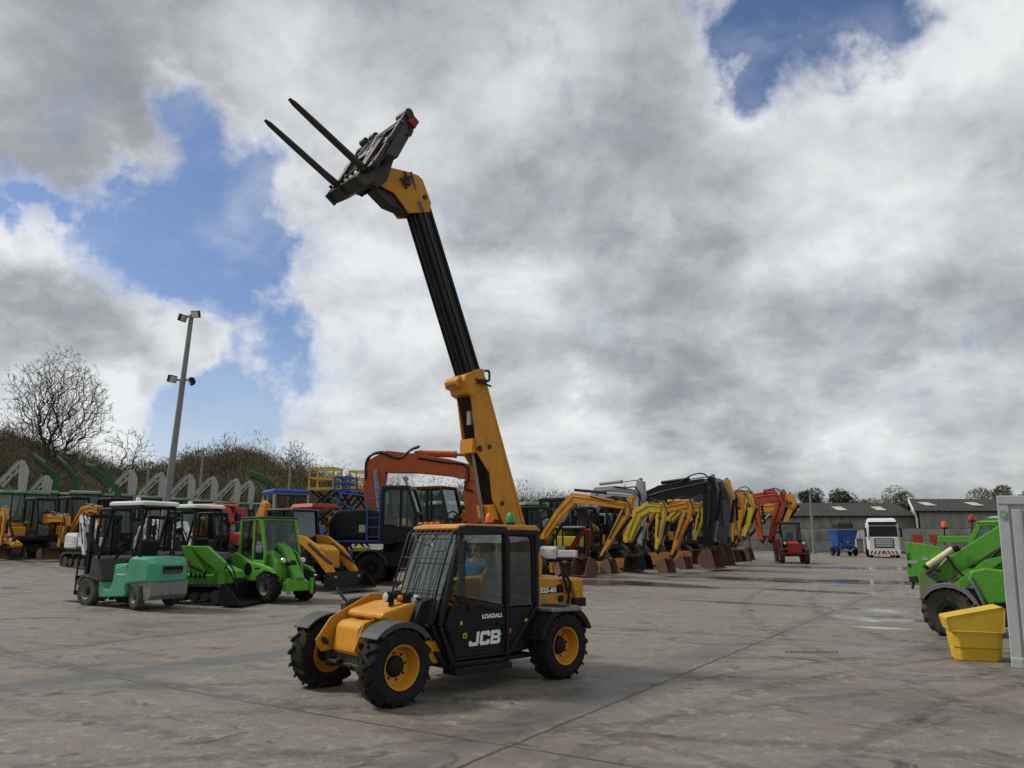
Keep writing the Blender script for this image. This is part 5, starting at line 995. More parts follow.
# ------------------------------------------------------------------ forklifts
def forklift(label, x, y, deg, main, low):
    f = F('forklift', label, 'forklift', x, y, deg, 'forklifts'); 
    for sd in (1, -1): wheel(f.r, .85, sd * .47, .34, .24, GRY, RUD, sd, seg=24, rr=.5, dish=.25); wheel(f.r, -.80, sd * .45, .27, .18, GRY, RUD, sd, seg=24, rr=.5, yaw=-.25, dish=.2)
    m = MB(); m.loft([[(-.50, w_ * .55, z_) if 0 else (a, w_ * .55, b) for a, b in pr] for w_, pr in ((-1, [(-.45, .55), (-.5, 1.05), (-.6, 1.14), (-1.1, 1.12), (-1.2, 1.0), (-1.18, .62)]), (-.75, [(-.45, .5), (-.5, 1.1), (-.6, 1.17), (-1.2, 1.15), (-1.36, 1.0), (-1.34, .6)]), (.75, [(-.45, .5), (-.5, 1.1), (-.6, 1.17), (-1.2, 1.15), (-1.36, 1.0), (-1.34, .6)]), (1, [(-.45, .55), (-.5, 1.05), (-.6, 1.14), (-1.1, 1.12), (-1.2, 1.0), (-1.18, .62)]))])
    m.prism([(-.52, .95), (-.5, 1.02), (.0, .98), (.06, .9)], -.5, .5)
    cw = f.p('counterweight', m, main, .035)
    m = MB(); m.box((-1.35, 0, .86), (.04, .52, .16)); m.prism([(-1.37, .80), (-1.385, .95), (-1.33, .95)], -.27, .27); m.build('grille_recess', BLK, cw, .01)
    m = MB(); m.prism([(-.55, .28), (-.62, .62), (-1.3, .62), (-1.3, .3), (-1.2, .2), (-1.05, .2), (-1.02, .5), (-.62, .5)], -.5, .5)
    m.bb(-1.33, -1.28, -.2, -.02, .3, .4); m.bb(-1.33, -1.28, .02, .2, .3, .4); f.p('lower_weight', m, GRY, .02)
    m = MB(); m.prism([(-.5, .55), (-.48, .3), (-.40, .26), (.46, .22), (.5, .4), (.48, .62), (.32, .42), (.12, .4), (.02, .55), (-.02, .92), (-.45, 1.0)], -.52, .52); f.p('body_side', m, main, .03)
    for yy in (-.523, .523):
        m = MB(); m.bb(-.42, -.12, yy - .003, yy + .003, .74, .765); f.p('side_decal', m, WHT)
    m = MB(); m.tube([(-.515, -.5, 1.1), (-.5, -.5, .7), (-.46, -.5, .3)], .008, 4); m.tube([(-.515, .54, 1.1), (-.5, .54, .7), (-.46, .54, .4)], .008, 4); f.p('seam', m, BLK)
    for k in range(4): m = MB(); m.bb(-1.375, -1.36, -.24, .24, .80 + .035 * k, .81 + .035 * k); m.build('grille_bar', GRY, cw)
    m = MB(); m.bb(-1.37, -1.33, -.5, -.4, .98, 1.06); m.bb(-1.36, -1.33, .4, .5, .98, 1.06) if 0 else None; f.p('tail_lamp', m, DRED)
    m = MB(); m.prism([(.46, .4), (.42, .62), (.62, 1.1), (.78, 1.18), (.86, 1.1), (.92, .75), (.9, .4)], -.5, .5); m.prism([(.02, .36), (.1, .42), (.42, .44), (.45, .36)], -.5, .5); f.p('cowl', m, DGY, .03)
    m = MB(); m.prism([(.5, .62), (1.05, .74), (1.2, .6), (1.2, .5), (1.15, .48), (1.02, .66), (.7, .68)], -.58, -.34); f.p('mudguard', m, DGY, .01); m = MB(); m.prism([(.5, .62), (1.05, .74), (1.2, .6), (1.2, .5), (1.15, .48), (1.02, .66), (.7, .68)], .34, .58); f.p('mudguard', m, DGY, .01)
    m = MB(); m.prism([(-.42, 1.0), (-.42, 1.1), (.0, 1.08), (.0, 1.0)], -.24, .24); m.prism([(-.4, 1.05), (-.55, 1.5), (-.46, 1.55), (-.3, 1.1)], -.24, .24); m.tube([(-.5, -.26, 1.15), (-.3, -.28, 1.32), (-.25, -.28, 1.2)], .02); m.tube([(-.5, .26, 1.15), (-.3, .28, 1.32), (-.25, .28, 1.2)], .02); f.p('seat', m, SAT, .03)
    m = MB(); m.cyl((.62, .05, 1.1), (.36, .05, 1.32), .03, seg=8); R_ = [(.33 + .07 * cos(2 * pi * k / 16), .05 + .17 * sin(2 * pi * k / 16), 1.34 + .13 * cos(2 * pi * k / 16)) for k in range(17)]; m.tube(R_, .014, 5); f.p('steering_wheel', m, SAT)
    m = MB()
    for sd in (1, -1):
        m.tube([(-.78, sd * .46, 1.1), (-.74, sd * .46, 2.18), (-.66, sd * .46, 2.30)], .035, 6); m.tube([(.66, sd * .47, 1.1), (.30, sd * .46, 2.30)], .038, 6); m.bar((-.7, sd * .46, 2.30), (.36, sd * .46, 2.30), .07)
    for k in range(6): m.bar((-.65 + .19 * k, -.46, 2.30), (-.65 + .19 * k, .46, 2.30), .03, .04)
    og = f.p('overhead_guard', m, SAT)
    m = MB(); m.loft([[(a, b, 2.34 + h_) for a, b in ((-.8 + i_, -.5 + i_), (.42 - i_, -.5 + i_), (.42 - i_, .5 - i_), (-.8 + i_, .5 - i_))] for h_, i_ in ((0, 0), (.07, .0), (.10, .06))]); m.lathe([(.06, .08), (.06, .14), (.04, .2), (0, .2)], (-.2, .2, 2.34), 12, 'z'); m.build('rain_cover', WHT, og, .01)
    m = MB()
    for sd in (1, -1): m.bb(1.12, 1.24, sd * .36 - .04, sd * .36 + .04, .08, 2.15); m.bb(1.24, 1.32, sd * .27 - .035, sd * .27 + .035, .1, 2.1); m.cyl((1.1, sd * .24, .2), (1.1, sd * .24, 1.9), .04, seg=8)
    for z_ in (.2, 1.2, 2.06): m.bb(1.12, 1.24, -.4, .4, z_, z_ + .1)
    m.tube([(1.28, -.05, .5), (1.28, -.05, 2.05)], .02, 5); m.tube([(1.28, .08, .5), (1.28, .08, 2.05)], .02, 5); m.bar((.8, .3, .9), (1.12, .36, 1.6), .07); f.p('mast', m, BLK, .008)
    m = MB()
    for z_ in (.25, .6): m.bb(1.34, 1.38, -.52, .52, z_, z_ + .1)
    for y_ in (-.5, -.25, 0, .25, .5): m.bb(1.34, 1.37, y_ - .015, y_ + .015, .3, 1.15)
    m.bb(1.34, 1.37, -.52, .52, 1.12, 1.16); f.p('carriage', m, STL)
    for sd in (1, -1): m = MB(); m.prism([(1.38, .06), (1.38, .72), (1.42, .72), (1.43, .1), (2.4, .07), (2.4, .06)], sd * .28 - .06, sd * .28 + .06); f.p('fork', m, STL)
    return f
forklift('mint green counterbalance forklift with white roof parked nearest on the left', -9.05, 18.9, 153, MNT, GRY)
forklift('second forklift with white roof, mostly hidden behind the mint and lime machines', -9.0, 21.8, 153, DGY, GRY)

# ------------------------------------------------------------------ lime green tracked loader
f = F('tracked_loader', 'lime green tracked loader with folded arms and wide black bucket on the ground', 'tracked loader', -7.75, 20.3, -8); tracks(f, .7, 0, 1.2, 1.7, .24, .3)
def trace(f, name, P, W, hw, mat, bev=.02, parent=None):
    m = MB(); m.prism([f.lz(a, b, W) for a, b in P], W - hw, W + hw); return f.p(name, m, mat, bev, parent)
for W in (-.5, .42):
    trace(f, 'rear_arm', [(182, 546), (191, 545), (205, 571), (203, 575), (193, 574)], W, .06, GRN)
    a = trace(f, 'lift_arm', [(192, 546), (208, 546), (227, 563), (224, 572), (219, 572), (203, 558)], W, .08, GRN)
    trace(f, 'arm_post', [(218.5, 570), (224.5, 570), (224.5, 588), (219, 588)], W, .07, GRN)
trace(f, 'body', [(189, 573), (219, 574), (224, 565), (238, 571), (240, 585), (222, 588), (190, 587)], -.05, .36, GRN, .04)
trace(f, 'engine_hood', [(194, 574), (192, 550), (205, 549), (226, 566), (224, 574)], -.05, .28, GRN, .05)
m = MB(); m.tube([f.lz(196, 562)[:1] + (-.58,) + f.lz(196, 562)[1:], f.lz(214, 570)[:1] + (-.58,) + f.lz(214, 570)[1:]], .03); m.cyl((.75, -.3, .5), (.75, .3, .5), .14); f.p('ram', m, SAT)
bx = f.lz(222, 600, -.8)[0]; m = MB(); m.prism([(bx + .0, .06), (bx + .05, .5), (bx + .12, .52), (bx + .1, .1), (bx + .6, .03), (bx + .6, .0), (bx + .05, .0)], -1.0, .7)
m.prism([(bx + .0, .06), (bx + .05, .5), (bx + .12, .52), (bx + .55, .12), (bx + .6, .0), (bx + .05, .0)], -1.02, -.98); m.prism([(bx + .0, .06), (bx + .05, .5), (bx + .12, .52), (bx + .55, .12), (bx + .6, .0), (bx + .05, .0)], .68, .72); f.p('bucket', m, BLK, .008)
m = MB(); m.box((.1, -.43, .72), (.4, .02, .14)); m.box((.62, -.44, .62), (.12, .02, .2)); f.p('grille', m, BLK) if 0 else None
for k in range(4): m = MB(); m.bb(-.3 + .12 * k, -.24 + .12 * k, -.425, -.41, .62, .8); f.p('vent_slot', m, BLK)
m = MB(); m.tube(curve([(.2, -.45, .9), (.5, -.5, 1.0), (.8, -.52, .8), (.95, -.5, .5), (1.05, -.5, .35)]), .022, 5); m.tube(curve([(.25, -.4, .95), (.55, -.45, 1.05), (.85, -.45, .85), (1.0, -.45, .4)]), .02, 5); f.p('hose', m, SAT)
# ------------------------------------------------------------------ lime compact loader with cab
f = F('compact_loader', 'lime green compact wheeled loader with cab facing the aisle', 'compact loader', -6.52, 21.4, -40)
for sx in (.75, -.75):
    for sd in (1, -1): wheel(f.r, sx, sd * .55, .37, .28, GRY, RUB, sd, lugs=14, seg=24, rr=.5)
cabin(f, [(-.75, .75), (-.72, 2.12), (.2, 2.12), (.5, 1.2), (.45, .8)], -.52, .52, .07, GRN, SAT, 1.05, rt=.07)
for sd in (1, -1):
    m = MB(); m.prism([(-1.2, .55), (-1.2, 1.15), (-.75, 1.25), (.0, 1.0), (.5, .95), (.95, .86), (1.15, .72), (.7, .78), (.35, .62), (.3, .5)], sd * .6 - .06, sd * .6 + .06)
    b = f.p('side_panel', m, GRN, .03); m = MB(); m.lathe([(.0, 0), (.15, .0), (.16, .015), (0, .02)], (-.05, sd * .665, .82), 16, 'y', sd); m.bb(.25, .5, sd * .66 - .005, sd * .66 + .006, .82, .86); m.build('vent', BLK, b)
m = MB(); m.prism([(.35, .45), (.3, 1.25), (.5, 1.3), (.85, 1.0), (.95, .5)], -.42, .42); m.bb(-1.2, .9, -.4, .4, .4, .6); f.p('front_frame', m, GRN, .04)
m = MB(); m.prism([(.25, 1.38), (.35, 1.5), (.7, 1.35), (1.35, .62), (1.3, .48), (1.15, .5), (.6, 1.1)], -.14, .14); f.p('boom', m, GRN, .02)
m = MB(); m.bb(1.2, 1.34, -.42, .42, .28, .52); m.bb(1.34, 1.4, -.4, -.3, .2, .6); m.bb(1.34, 1.4, .3, .4, .2, .6); f.p('coupler', m, GRN, .015)
for sd in (1, -1):
    cylinder(f, (.45, .75), (1.15, .52), .055, GRN, .6, sd * .26)
    m = MB(); m.lathe([(.0, -.02), (.07, 0), (.06, .05), (0, .05)], (0, 0, 0), 14, 'z'); m.v = [(.98 + c, sd * .3 + a, 1.05 + b) for a, b, c in m.v]; f.p('headlamp', m, LAMPG)
m = MB(); m.tube([(.4, -.2, 1.35), (.75, -.25, 1.25), (1.0, -.2, .9), (1.2, -.2, .6)], .025); m.tube([(.4, .2, 1.35), (.75, .25, 1.2), (1.0, .2, .9), (1.2, .2, .6)], .025); m.cyl((.88, -.05, .95), (1.08, -.05, .95), .1); f.p('hose', m, BLK)

# ------------------------------------------------------------------ backhoe loader, orange compact tractor
f = F('backhoe_loader', 'backhoe loader with black cab, amber loader arms and black front bucket', 'backhoe loader', *at(296, 25.6), -30)
for sx, rr_ in ((.95, .42), (-.9, .55)):
    for sd in (1, -1): wheel(f.r, sx, sd * .68, rr_, .32, YE2, RUB, sd, lugs=14, seg=24)
cabin(f, [(-.75, .95), (-.73, 2.42), (.3, 2.42), (.45, 1.5), (.4, .95)], -.55, .55, .09, BLK, LGR, 1.4, rt=.05, gm=GLD)
m = MB(); m.prism([(.3, .7), (.3, 1.42), (1.4, 1.3), (1.65, 1.15), (1.7, .6)], -.3, .3); f.p('bonnet', m, YEL, .05)
m = MB(); m.bb(-1.3, 1.6, -.3, .3, .42, .8); m.bb(-.2, .5, -.62, .62, .5, .95); m.prism(arc(.95, .42, .47, 20, 160, .04), -.88, -.5); m.prism([(.3, .75), (.3, 1.2), (1.0, 1.15), (1.2, .85)], -.62, -.4); f.p('chassis', m, BLK, .02)
for W in (-.55, .5):
    m = MB(); m.limb([(.35, 1.55, .1), (.9, 1.45, .14), (1.5, 1.1, .16), (2.1, .5, .12), (2.25, .3, .08)], W - .06, W + .06); a = f.p('loader_arm', m, YEL, .01); m = MB(); m.tube([(.7, W + .1, .9), (1.6, W + .1, .95)], .045); m.tube([(1.2, W - .1, 1.35), (2.2, W - .1, .75)], .04); m.build('ram', BLK, a)
m = MB(); m.prism([(2.15, .1), (2.2, .5), (2.28, .52), (2.3, .12), (2.75, .05), (2.75, .01), (2.25, .02)], -.9, .8); m.prism([(2.15, .1), (2.2, .5), (2.28, .52), (2.75, .05), (2.25, .02)], -.92, -.89); m.prism([(2.15, .1), (2.2, .5), (2.28, .52), (2.75, .05), (2.25, .02)], .79, .82); f.p('front_bucket', m, BLK, .01)
m = MB(); m.lathe([(0, -.03), (.08, 0), (.07, .04), (0, .05)], (0, 0, 0), 12, 'z'); m.v = [(.5 + c, -.5 + a, 1.7 + b) for a, b, c in m.v]; f.p('headlamp', m, LAMPG)
m = MB(); m.limb([(-1.2, .9, .14), (-1.6, 1.9, .16), (-1.5, 2.7, .12)], -.12, .12); m.limb([(-1.5, 2.75, .1), (-1.9, 1.9, .12), (-1.8, 1.1, .08)], -.1, .1); f.p('backhoe_boom', m, YE2, .02)
f = F('compact_tractor', 'small orange open-cab tractor with red roof behind the backhoe loader', 'compact tractor', *at(320, 29), -40)
for sx, rr_ in ((.8, .36), (-.7, .5)):
    for sd in (1, -1): wheel(f.r, sx, sd * .6, rr_, .3, WHT, RUB, sd, lugs=12, seg=20)
m = MB(); m.prism([(.0, .7), (.0, 1.5), (.9, 1.45), (1.3, 1.2), (1.3, .6)], -.32, .32); f.p('bonnet', m, ORG, .05)
m = MB(); m.bb(-.9, 1.1, -.25, .25, .4, .8); m.prism([(-1.1, .8), (-1.0, 1.3), (-.3, 1.2), (-.2, .7)], -.7, .7); m.prism([(-.9, 1.3), (-.95, 2.2), (-.75, 2.2), (-.5, 1.3)], -.3, .3); f.p('body', m, ORG, .04)
m = MB()
for a in (-.95, .1):
    for b in (-.55, .55): m.bar((a, b, .9), (a, b, 2.55), .06)
cp = f.p('canopy_frame', m, GRY); m = MB(); m.loft([[(-1.1, -.65, 2.55), (.3, -.65, 2.55), (.3, .65, 2.55), (-1.1, .65, 2.55)], [(-1.0, -.55, 2.7), (.2, -.55, 2.7), (.2, .55, 2.7), (-1.0, .55, 2.7)]]); m.build('roof', RED, cp, .02)

# ------------------------------------------------------------------ big orange wheeled excavator
x, y = at(392, 28.2); f = F('wheeled_excavator', 'large orange-boomed wheeled excavator with black body and blue handrails', 'excavator', x, y, -6)
for sx in (-.45, 2.0):
    for sd in (1, -1): wheel(f.r, sx, sd * .95, .52, .42, SAT, RUB, sd, lugs=14, seg=24, rr=.5)
for sx in (-.45, 2.0):
    m = MB(); m.prism(arc(sx, .52, .6, 15, 150, .05), -1.2, -.7); f.p('mudguard', m, DGY, .01); m = MB(); m.prism(arc(sx, .52, .6, 15, 150, .05), .7, 1.2); f.p('mudguard', m, DGY, .01)
m = MB(); m.bb(-1.3, 2.6, -.45, .45, .6, 1.1); m.cyl((.4, 0, 1.0), (.4, 0, 1.45), .7); m.prism([(2.5, .15), (2.9, .1), (2.85, .8), (2.5, .8)], -1.2, 1.2); m.bb(-.2, 1.2, -1.15, -.5, .6, 1.1); f.p('chassis', m, BLK, .02)
m = MB(); m.bb(-1.9, .4, -1.25, 1.2, 1.36, 1.5); dk = f.p('deck', m, BLK); m = MB(); m.bb(-1.9, .3, -1.29, -1.255, 1.42, 1.49); m.build('rail', BLU, dk)
m = MB(); m.prism([(-1.95, 1.5), (-2.0, 2.1), (-1.75, 2.5), (-.7, 2.55), (-.1, 2.45), (-.05, 1.5)], -1.22, 1.2)
eh = f.p('engine_cover', m, BLK, .08); m = MB(); m.bb(-1.3, -.25, -1.245, -1.21, 1.62, 1.95); m.build('louvre', BLK, eh, .02); m = MB(); m.bb(-2.06, -1.9, -1.0, 1.0, 1.6, 2.3); m.build('rear_panel', ORG, eh, .06)
cabin(f, [(-.05, 1.5), (-.02, 3.25), (.85, 3.28), (1.15, 2.4), (1.1, 1.45)], -1.25, -.3, .11, BLK, BLK, 1.95, rt=.08)
m = MB(); b = f.pts([(377, 512, .32), (374, 490, .36), (377, 467, .42), (388, 462, .40), (420, 464, .34), (450, 468, .3), (468, 472, .28)], .15); m.limb(b, -.08, .38); f.p('boom', m, ORG, .02)
m = MB(); s_ = f.pts([(481, 462, .22), (476, 476, .36), (472, 495, .3), (474, 523, .22)], .15); m.limb(s_, -.05, .35); m.cyl((s_[1][0] - .1, -.1, s_[1][1]), (s_[1][0] - .1, .4, s_[1][1]), .2, seg=14); f.p('stick', m, ORG, .02)
A_, B_ = f.lz(418, 453), f.lz(487, 455); cylinder(f, A_, B_, .12, ORG, .55, .15)
m = MB(); q = f.lz(418, 456); m.prism([(q[0] - .5, q[1] - .35), (q[0] - .1, q[1] + .2), (q[0] + .3, q[1] + .15), (q[0] + .6, q[1] - .3)], .0, .3); f.p('cylinder_bracket', m, ORG, .02)
P_ = f.pts([(368, 480), (368, 464), (373, 456), (384, 454), (400, 459), (412, 451), (420, 448)], .15); m = MB()
for k in range(3): m.tube(curve([(a, -.1 + .1 * k, b + .03 * k) for a, b in P_]), .045, 6)
P2 = f.pts([(420, 459), (445, 463), (466, 466), (470, 478), (466, 488), (474, 492)], .15); m.tube(curve([(a, -.1, b) for a, b in P2]), .04, 6); f.p('hose', m, BLK)
m = MB(); a_, b_ = (f.lz(374, 470), f.lz(381, 512)); m.cyl((a_[0] + .1, -.15, a_[1]), (b_[0], -.15, b_[1]), .09); f.p('boom_ram', m, GRY)
cylinder(f, (.9, 1.7), (f.lz(405, 470)[0], f.lz(405, 470)[1] - .3), .1, ORG, .6, .15)
m = MB()
for xx in (-.55, -.12): m.tube([(xx, -1.3, 1.5), (xx, -1.3, 3.3 if xx > -.3 else 2.9)], .028)
for k in range(6): m.tube([(-.55, -1.3, 1.6 + .32 * k), (-.12, -1.3, 1.6 + .32 * k)], .022)
m.tube([(-1.6, -1.2, 2.5), (-1.6, -1.2, 3.1), (-.6, -1.25, 3.0)], .025); m.tube([(-2.0, -1.15, 3.0), (-1.0, -1.2, 2.5)], .025); f.p('ladder', m, BLU)
m = MB(); m.bb(-.85, -.62, -1.28, -1.2, 1.75, 2.0); f.p('battery_box', m, LGR, .01)
x, y = at(436, 35); EXC('excavator with yellow cab roof half hidden under the orange boom', 'excavator', x, y, -30, 1.55, YE2, [(450, 540, .2), (462, 520, .22), (470, 515, .2)], [(472, 515, .2), (471, 530, .2), (470, 540, .1)], None, cside=-1, roof=YE2)

# ------------------------------------------------------------------ work platforms
def platform(name, label, px0, px1, D, ytop, ymid, ybase, mat, scissor=False):
    x, y = at((px0 + px1) / 2, D); f = F(name, label, 'work platform', x, y, -8, 'work platforms'); w_ = (px1 - px0) / FOC * D; z1 = zof(ytop, D) - f.z; z2 = zof(ymid, D) - f.z; zb = zof(ybase, D) - f.z; h = w_ / 2
    m = MB()
    for a in (-h, h):
        for b in (-.5, .5): m.bar((a, b, z2 - .05), (a, b, z1), .07)
        m.bar((a, -.5, z1), (a, .5, z1), .07); m.bar((a, -.5, (z1 + z2) / 2), (a, .5, (z1 + z2) / 2), .05)
    for b in (-.5, .5):
        for zz in (z1, (z1 + z2) / 2): m.bar((-h, b, zz), (h, b, zz), .07)
    f.p('guard_rail', m, mat)
    m = MB(); m.bb(-h - .05, h + .05, -.55, .55, z2 - .12, z2); f.p('deck', m, mat)
    m = MB(); n_ = 3; z0 = .7
    for k in range(n_):
        a, b = z0 + (z2 - .12 - z0) * k / n_, z0 + (z2 - .12 - z0) * (k + 1) / n_
        for yy in (-.4, .4): m.bar((-h * .9, yy, a), (h * .9, yy, b), .09); m.bar((h * .9, yy + .05, a), (-h * .9, yy + .05, b), .09)
    f.p('scissor_arms', m, SAT); m = MB(); m.bb(-h, h, -.5, .5, .3, .75); f.p('base', m, mat, .03)
    for a in (-.7, .7):
        for sd in (1, -1): wheel(f.r, a * h, sd * .5, .25, .2, SAT, RUB, sd, seg=14)
platform('work_platform', 'raised yellow work platform with guard rails behind the backhoe loader', 310, 335, 36, 469, 488, 505, LEM)
platform('work_platform', 'blue work platform just right of the taller yellow one', 336, 351, 35, 478, 490, 505, BLU)
platform('work_platform', 'low yellow work platform left of the big orange boom', 350, 368, 38, 472, 487, 505, LEM)

# ------------------------------------------------------------------ lamp posts
def post(label, px, ybase, D, ytop, lean=0, r0=.11, heads=((0, 1), (.35, 1)), mid=None, twin=True):
    x, y = at(px, D); f = F('lamp_post', label, 'lamp post', x, y, 0, 'yard lamp posts', z=None); h = zof(ytop, D) - f.z; lx = lean * h
    m = MB(); m.tube([(0, 0, 0), (lx * .5, 0, h * .5), (lx, 0, h)], [r0, r0 * .85, r0 * .62], 12); m.bb(-.2, .2, -.2, .2, 0, .04); f.p('pole', m, GRY)
    m = MB(); m.bar((lx - .25, 0, h - .05), (lx + .25, 0, h - .05), .06); f.p('bracket', m, GRY)
    s = 1.
    def flood(xx, zz, yaw, tl):
        m = MB(); m.bb(-.13, .13, -.06, .06, -.11, .11); m.bb(-.08, .08, .06, .1, -.08, .08)
        M = Matrix.Translation((xx, -.08, zz)) @ Matrix.Rotation(yaw, 4, 'Z') @ Matrix.Rotation(tl, 4, 'X'); m.v = [tuple(M @ Vector(v)) for v in m.v]; o = f.p('floodlight', m, SAT, .01)
        m = MB(); m.bb(-.11, .11, -.068, -.061, -.09, .09); m.v = [tuple(M @ Vector(v)) for v in m.v]; m.build('lens', LAMPG, o)
    flood(lx - .24, h - .12, 1.2, .3); flood(lx + .16, h + .0, -.1, .35)
    if mid:
        zm = zof(mid, D) - f.z; xm = lean * zm; m = MB(); m.bar((xm - .25, 0, zm), (xm + .25, 0, zm), .05); f.p('lower_bracket', m, GRY); flood(xm - .3, zm + .02, 1.0, .3); flood(xm + .3, zm - .06, -1.1, .5)
    return f
post('tall leaning grey lamp post with four floodlights rising behind the mint forklift', 159.5, 600, 23, 315, .045, mid=380)
post('small far lamp post seen left of the tall leaning one', 142, 0, 62, 463, .0, .12)
post('small far lamp post against the wood right of the tall leaning one', 196, 0, 60, 450, .0, .12)
post('small far lamp post below the tall bare ash', 286, 0, 64, 462, .0, .12)
post('slim grey lamp post standing by the shed wall beside the red tractor', 813.5, 0, 80, 491, .0, .16)

# ------------------------------------------------------------------ red tractor facing us, blue hopper, lorry
x, y = at(791, 55); f = tractor('red tractor facing the camera at the end of the excavator row', x, y, -104, RED, DGY, 1.0, None, rim=DRED, group='tractors in the yard')
m = MB(); m.limb([(.2, 1.9, .1), (1.4, 1.6, .12), (2.2, .8, .1)], .75, .85); f.p('loader_arm', m, DGY); m = MB(); m.limb([(.2, 1.9, .1), (1.4, 1.6, .12), (2.2, .8, .1)], -.85, -.75); f.p('loader_arm', m, DGY)
m = MB(); m.bb(1.95, 2.1, -.45, .45, .7, 1.35); m.bb(1.9, 2.0, -1.0, 1.0, .6, .72); f.p('front_weight', m, RED, .04)
def headlamps(f, x, ys, z, r):
    for yy in ys: m = MB(); m.lathe([(0, -.03), (r, 0), (r * .8, .03), (0, .03)], (0, 0, 0), 10, 'z'); m.v = [(x + c, yy + a, z + b) for a, b, c in m.v]; f.p('headlamp', m, LAMPG)
headlamps(f, 2.0, (-.6, .6), 1.35, .1)
x, y = at(843, 74); f = F('hopper_machine', 'blue wheeled hopper machine parked left of the white lorry', 'hopper', x, y, -90)
m = MB(); m.loft([[(-.9, -1.0, .9), (.9, -1.0, .9), (.9, .8, .9), (-.9, .8, .9)], [(-1.1, -1.2, 2.3), (1.1, -1.2, 2.3), (1.1, 1.35, 2.3), (-1.1, 1.35, 2.3)]]); m.bb(-1.15, 1.15, -1.25, 1.4, 2.3, 2.4); f.p('hopper', m, BLU, .03)
m = MB(); m.bb(-1.2, 1.2, -.9, .9, .6, .9); m.box((1.15, .1, 1.5), (.2, 1.2, .6)); m.box((1.25, -.2, 1.0), (.3, 1.4, .3)); f.p('frame', m, BLU, .03)
m = MB(); m.box((0, .1, 2.75), (1.6, 1.8, .45)); 
for k in range(5): m.box((.82, -.7 + .35 * k, 3.0), (.06, .2, .25))
f.p('top_screen', m, STL, .03)
for a in (-.7, .7):
    for sd in (1, -1): wheel(f.r, a, sd * 1.05, .42, .3, BLU, RUB, sd, seg=16)
m = MB(); m.bar((1.3, -.6, .7), (1.9, 0, .45), .1); m.bar((1.3, .6, .7), (1.9, 0, .45), .1); m.bb(1.31, 1.33, -.3, .1, 1.2, 1.35); f.p('drawbar', m, GRY)
f.r.scale = (.85, .78, 1)
gx, gy = G(884, 558); D_ = min(gy, 74); x, y = at(884, D_); k = D_ / FOC
f = F('lorry', 'white lorry cab facing the camera with red and white chevron bumper', 'lorry', x, y, -110)
Wd = 28 * k / 2; Ht = 38.6 * k
def TB(m, y0, y1, z0, z1, x0, x1): m.bb(x0, x1, y0 * Wd, y1 * Wd, z0 * Ht, z1 * Ht)
m = MB(); m.loft([[(x_, y_ * Wd, z_ * Ht) for x_, y_ in ((-2.1, -1), (-.1 + dx, -1), (dx, -.93), (dx, .93), (-.1 + dx, 1), (-2.1, 1))] for z_, dx in ((.2, 0), (.48, 0), (.82, -.22), (.88, -.3))]); m.loft([[(x_, y_ * Wd * s__, z_ * Ht) for x_, y_ in ((-2.0, -1), (dx, -1), (dx, 1), (-2.0, 1))] for z_, dx, s__ in ((.88, -.35, .95), (.96, -.6, .9), (1.0, -1.0, .8))])
lc = f.p('cab', m, WHT, .05)
m = MB(); m.loft([[(dx + .012, y_ * Wd, z_ * Ht) for y_ in (-.9, .9)] + [(dx - .03, y_ * Wd, z_ * Ht) for y_ in (.9, -.9)] for z_, dx in ((.53, -.03), (.79, -.2))]); m.build('windscreen', glassm('lorry_glass', (.02, .022, .025), .0), lc)
m = MB(); TB(m, -.92, .92, .83, .90, -.25, .06); m.build('sun_visor', BLK, lc, .02)
m = MB()
for z_ in (.45, .40, .35, .30): TB(m, -.55, .55, z_ - .012, z_ + .012, -.05, .03)
m.build('grille', WHT, lc)
m = MB(); TB(m, -.62, .62, .25, .49, -.1, .015); m.build('grille_panel', BLK, lc)
m = MB(); TB(m, -1, 1, .07, .2, -.3, .06); bp_ = m.build('bumper', WHT, lc, .03)
m = MB(); TB(m, -.3, .3, .03, .075, .0, .07); m.build('number_plate', CRM, bp_)
m = MB()
for i in range(8):
    y0 = -.98 + i * .245; m.loft([[(.064, y0 * Wd + (.12 if i < 4 else -.12) * Wd * t_, z_ * Ht), (.064, (y0 + .12) * Wd + (.12 if i < 4 else -.12) * Wd * t_, z_ * Ht), (.05, (y0 + .12) * Wd + (.12 if i < 4 else -.12) * Wd * t_, z_ * Ht), (.05, y0 * Wd + (.12 if i < 4 else -.12) * Wd * t_, z_ * Ht)] for t_, z_ in ((0, .09), (1, .18))])
m.build('chevrons', RED, bp_)
for sd in (1, -1):
    m = MB(); TB(m, *sorted((sd * .66, sd * .95)), .2, .27, -.05, .04); m.build('headlamp', LAMPG, lc, .02)
    m = MB(); m.bb(-.1, .05, *sorted((sd * Wd * 1.06, sd * Wd * 1.2)), .52 * Ht, .74 * Ht); m.bar((-.05, sd * Wd * .95, .72 * Ht), (-.05, sd * Wd * 1.1, .74 * Ht), .05); m.build('mirror', SAT, lc, .02)
    wheel(f.r, -.9, sd * (Wd - .2), .5, .32, GRY, RUB, sd, seg=20); wheel(f.r, -4.2, sd * (Wd - .3), .5, .5, GRY, RUB, sd, seg=20)
m = MB(); m.bb(-6.0, -.3, -.45, .45, .55, .85); m.bb(-4.5, -3.8, -.9, .9, .45, .6); f.p('chassis', m, DGY)

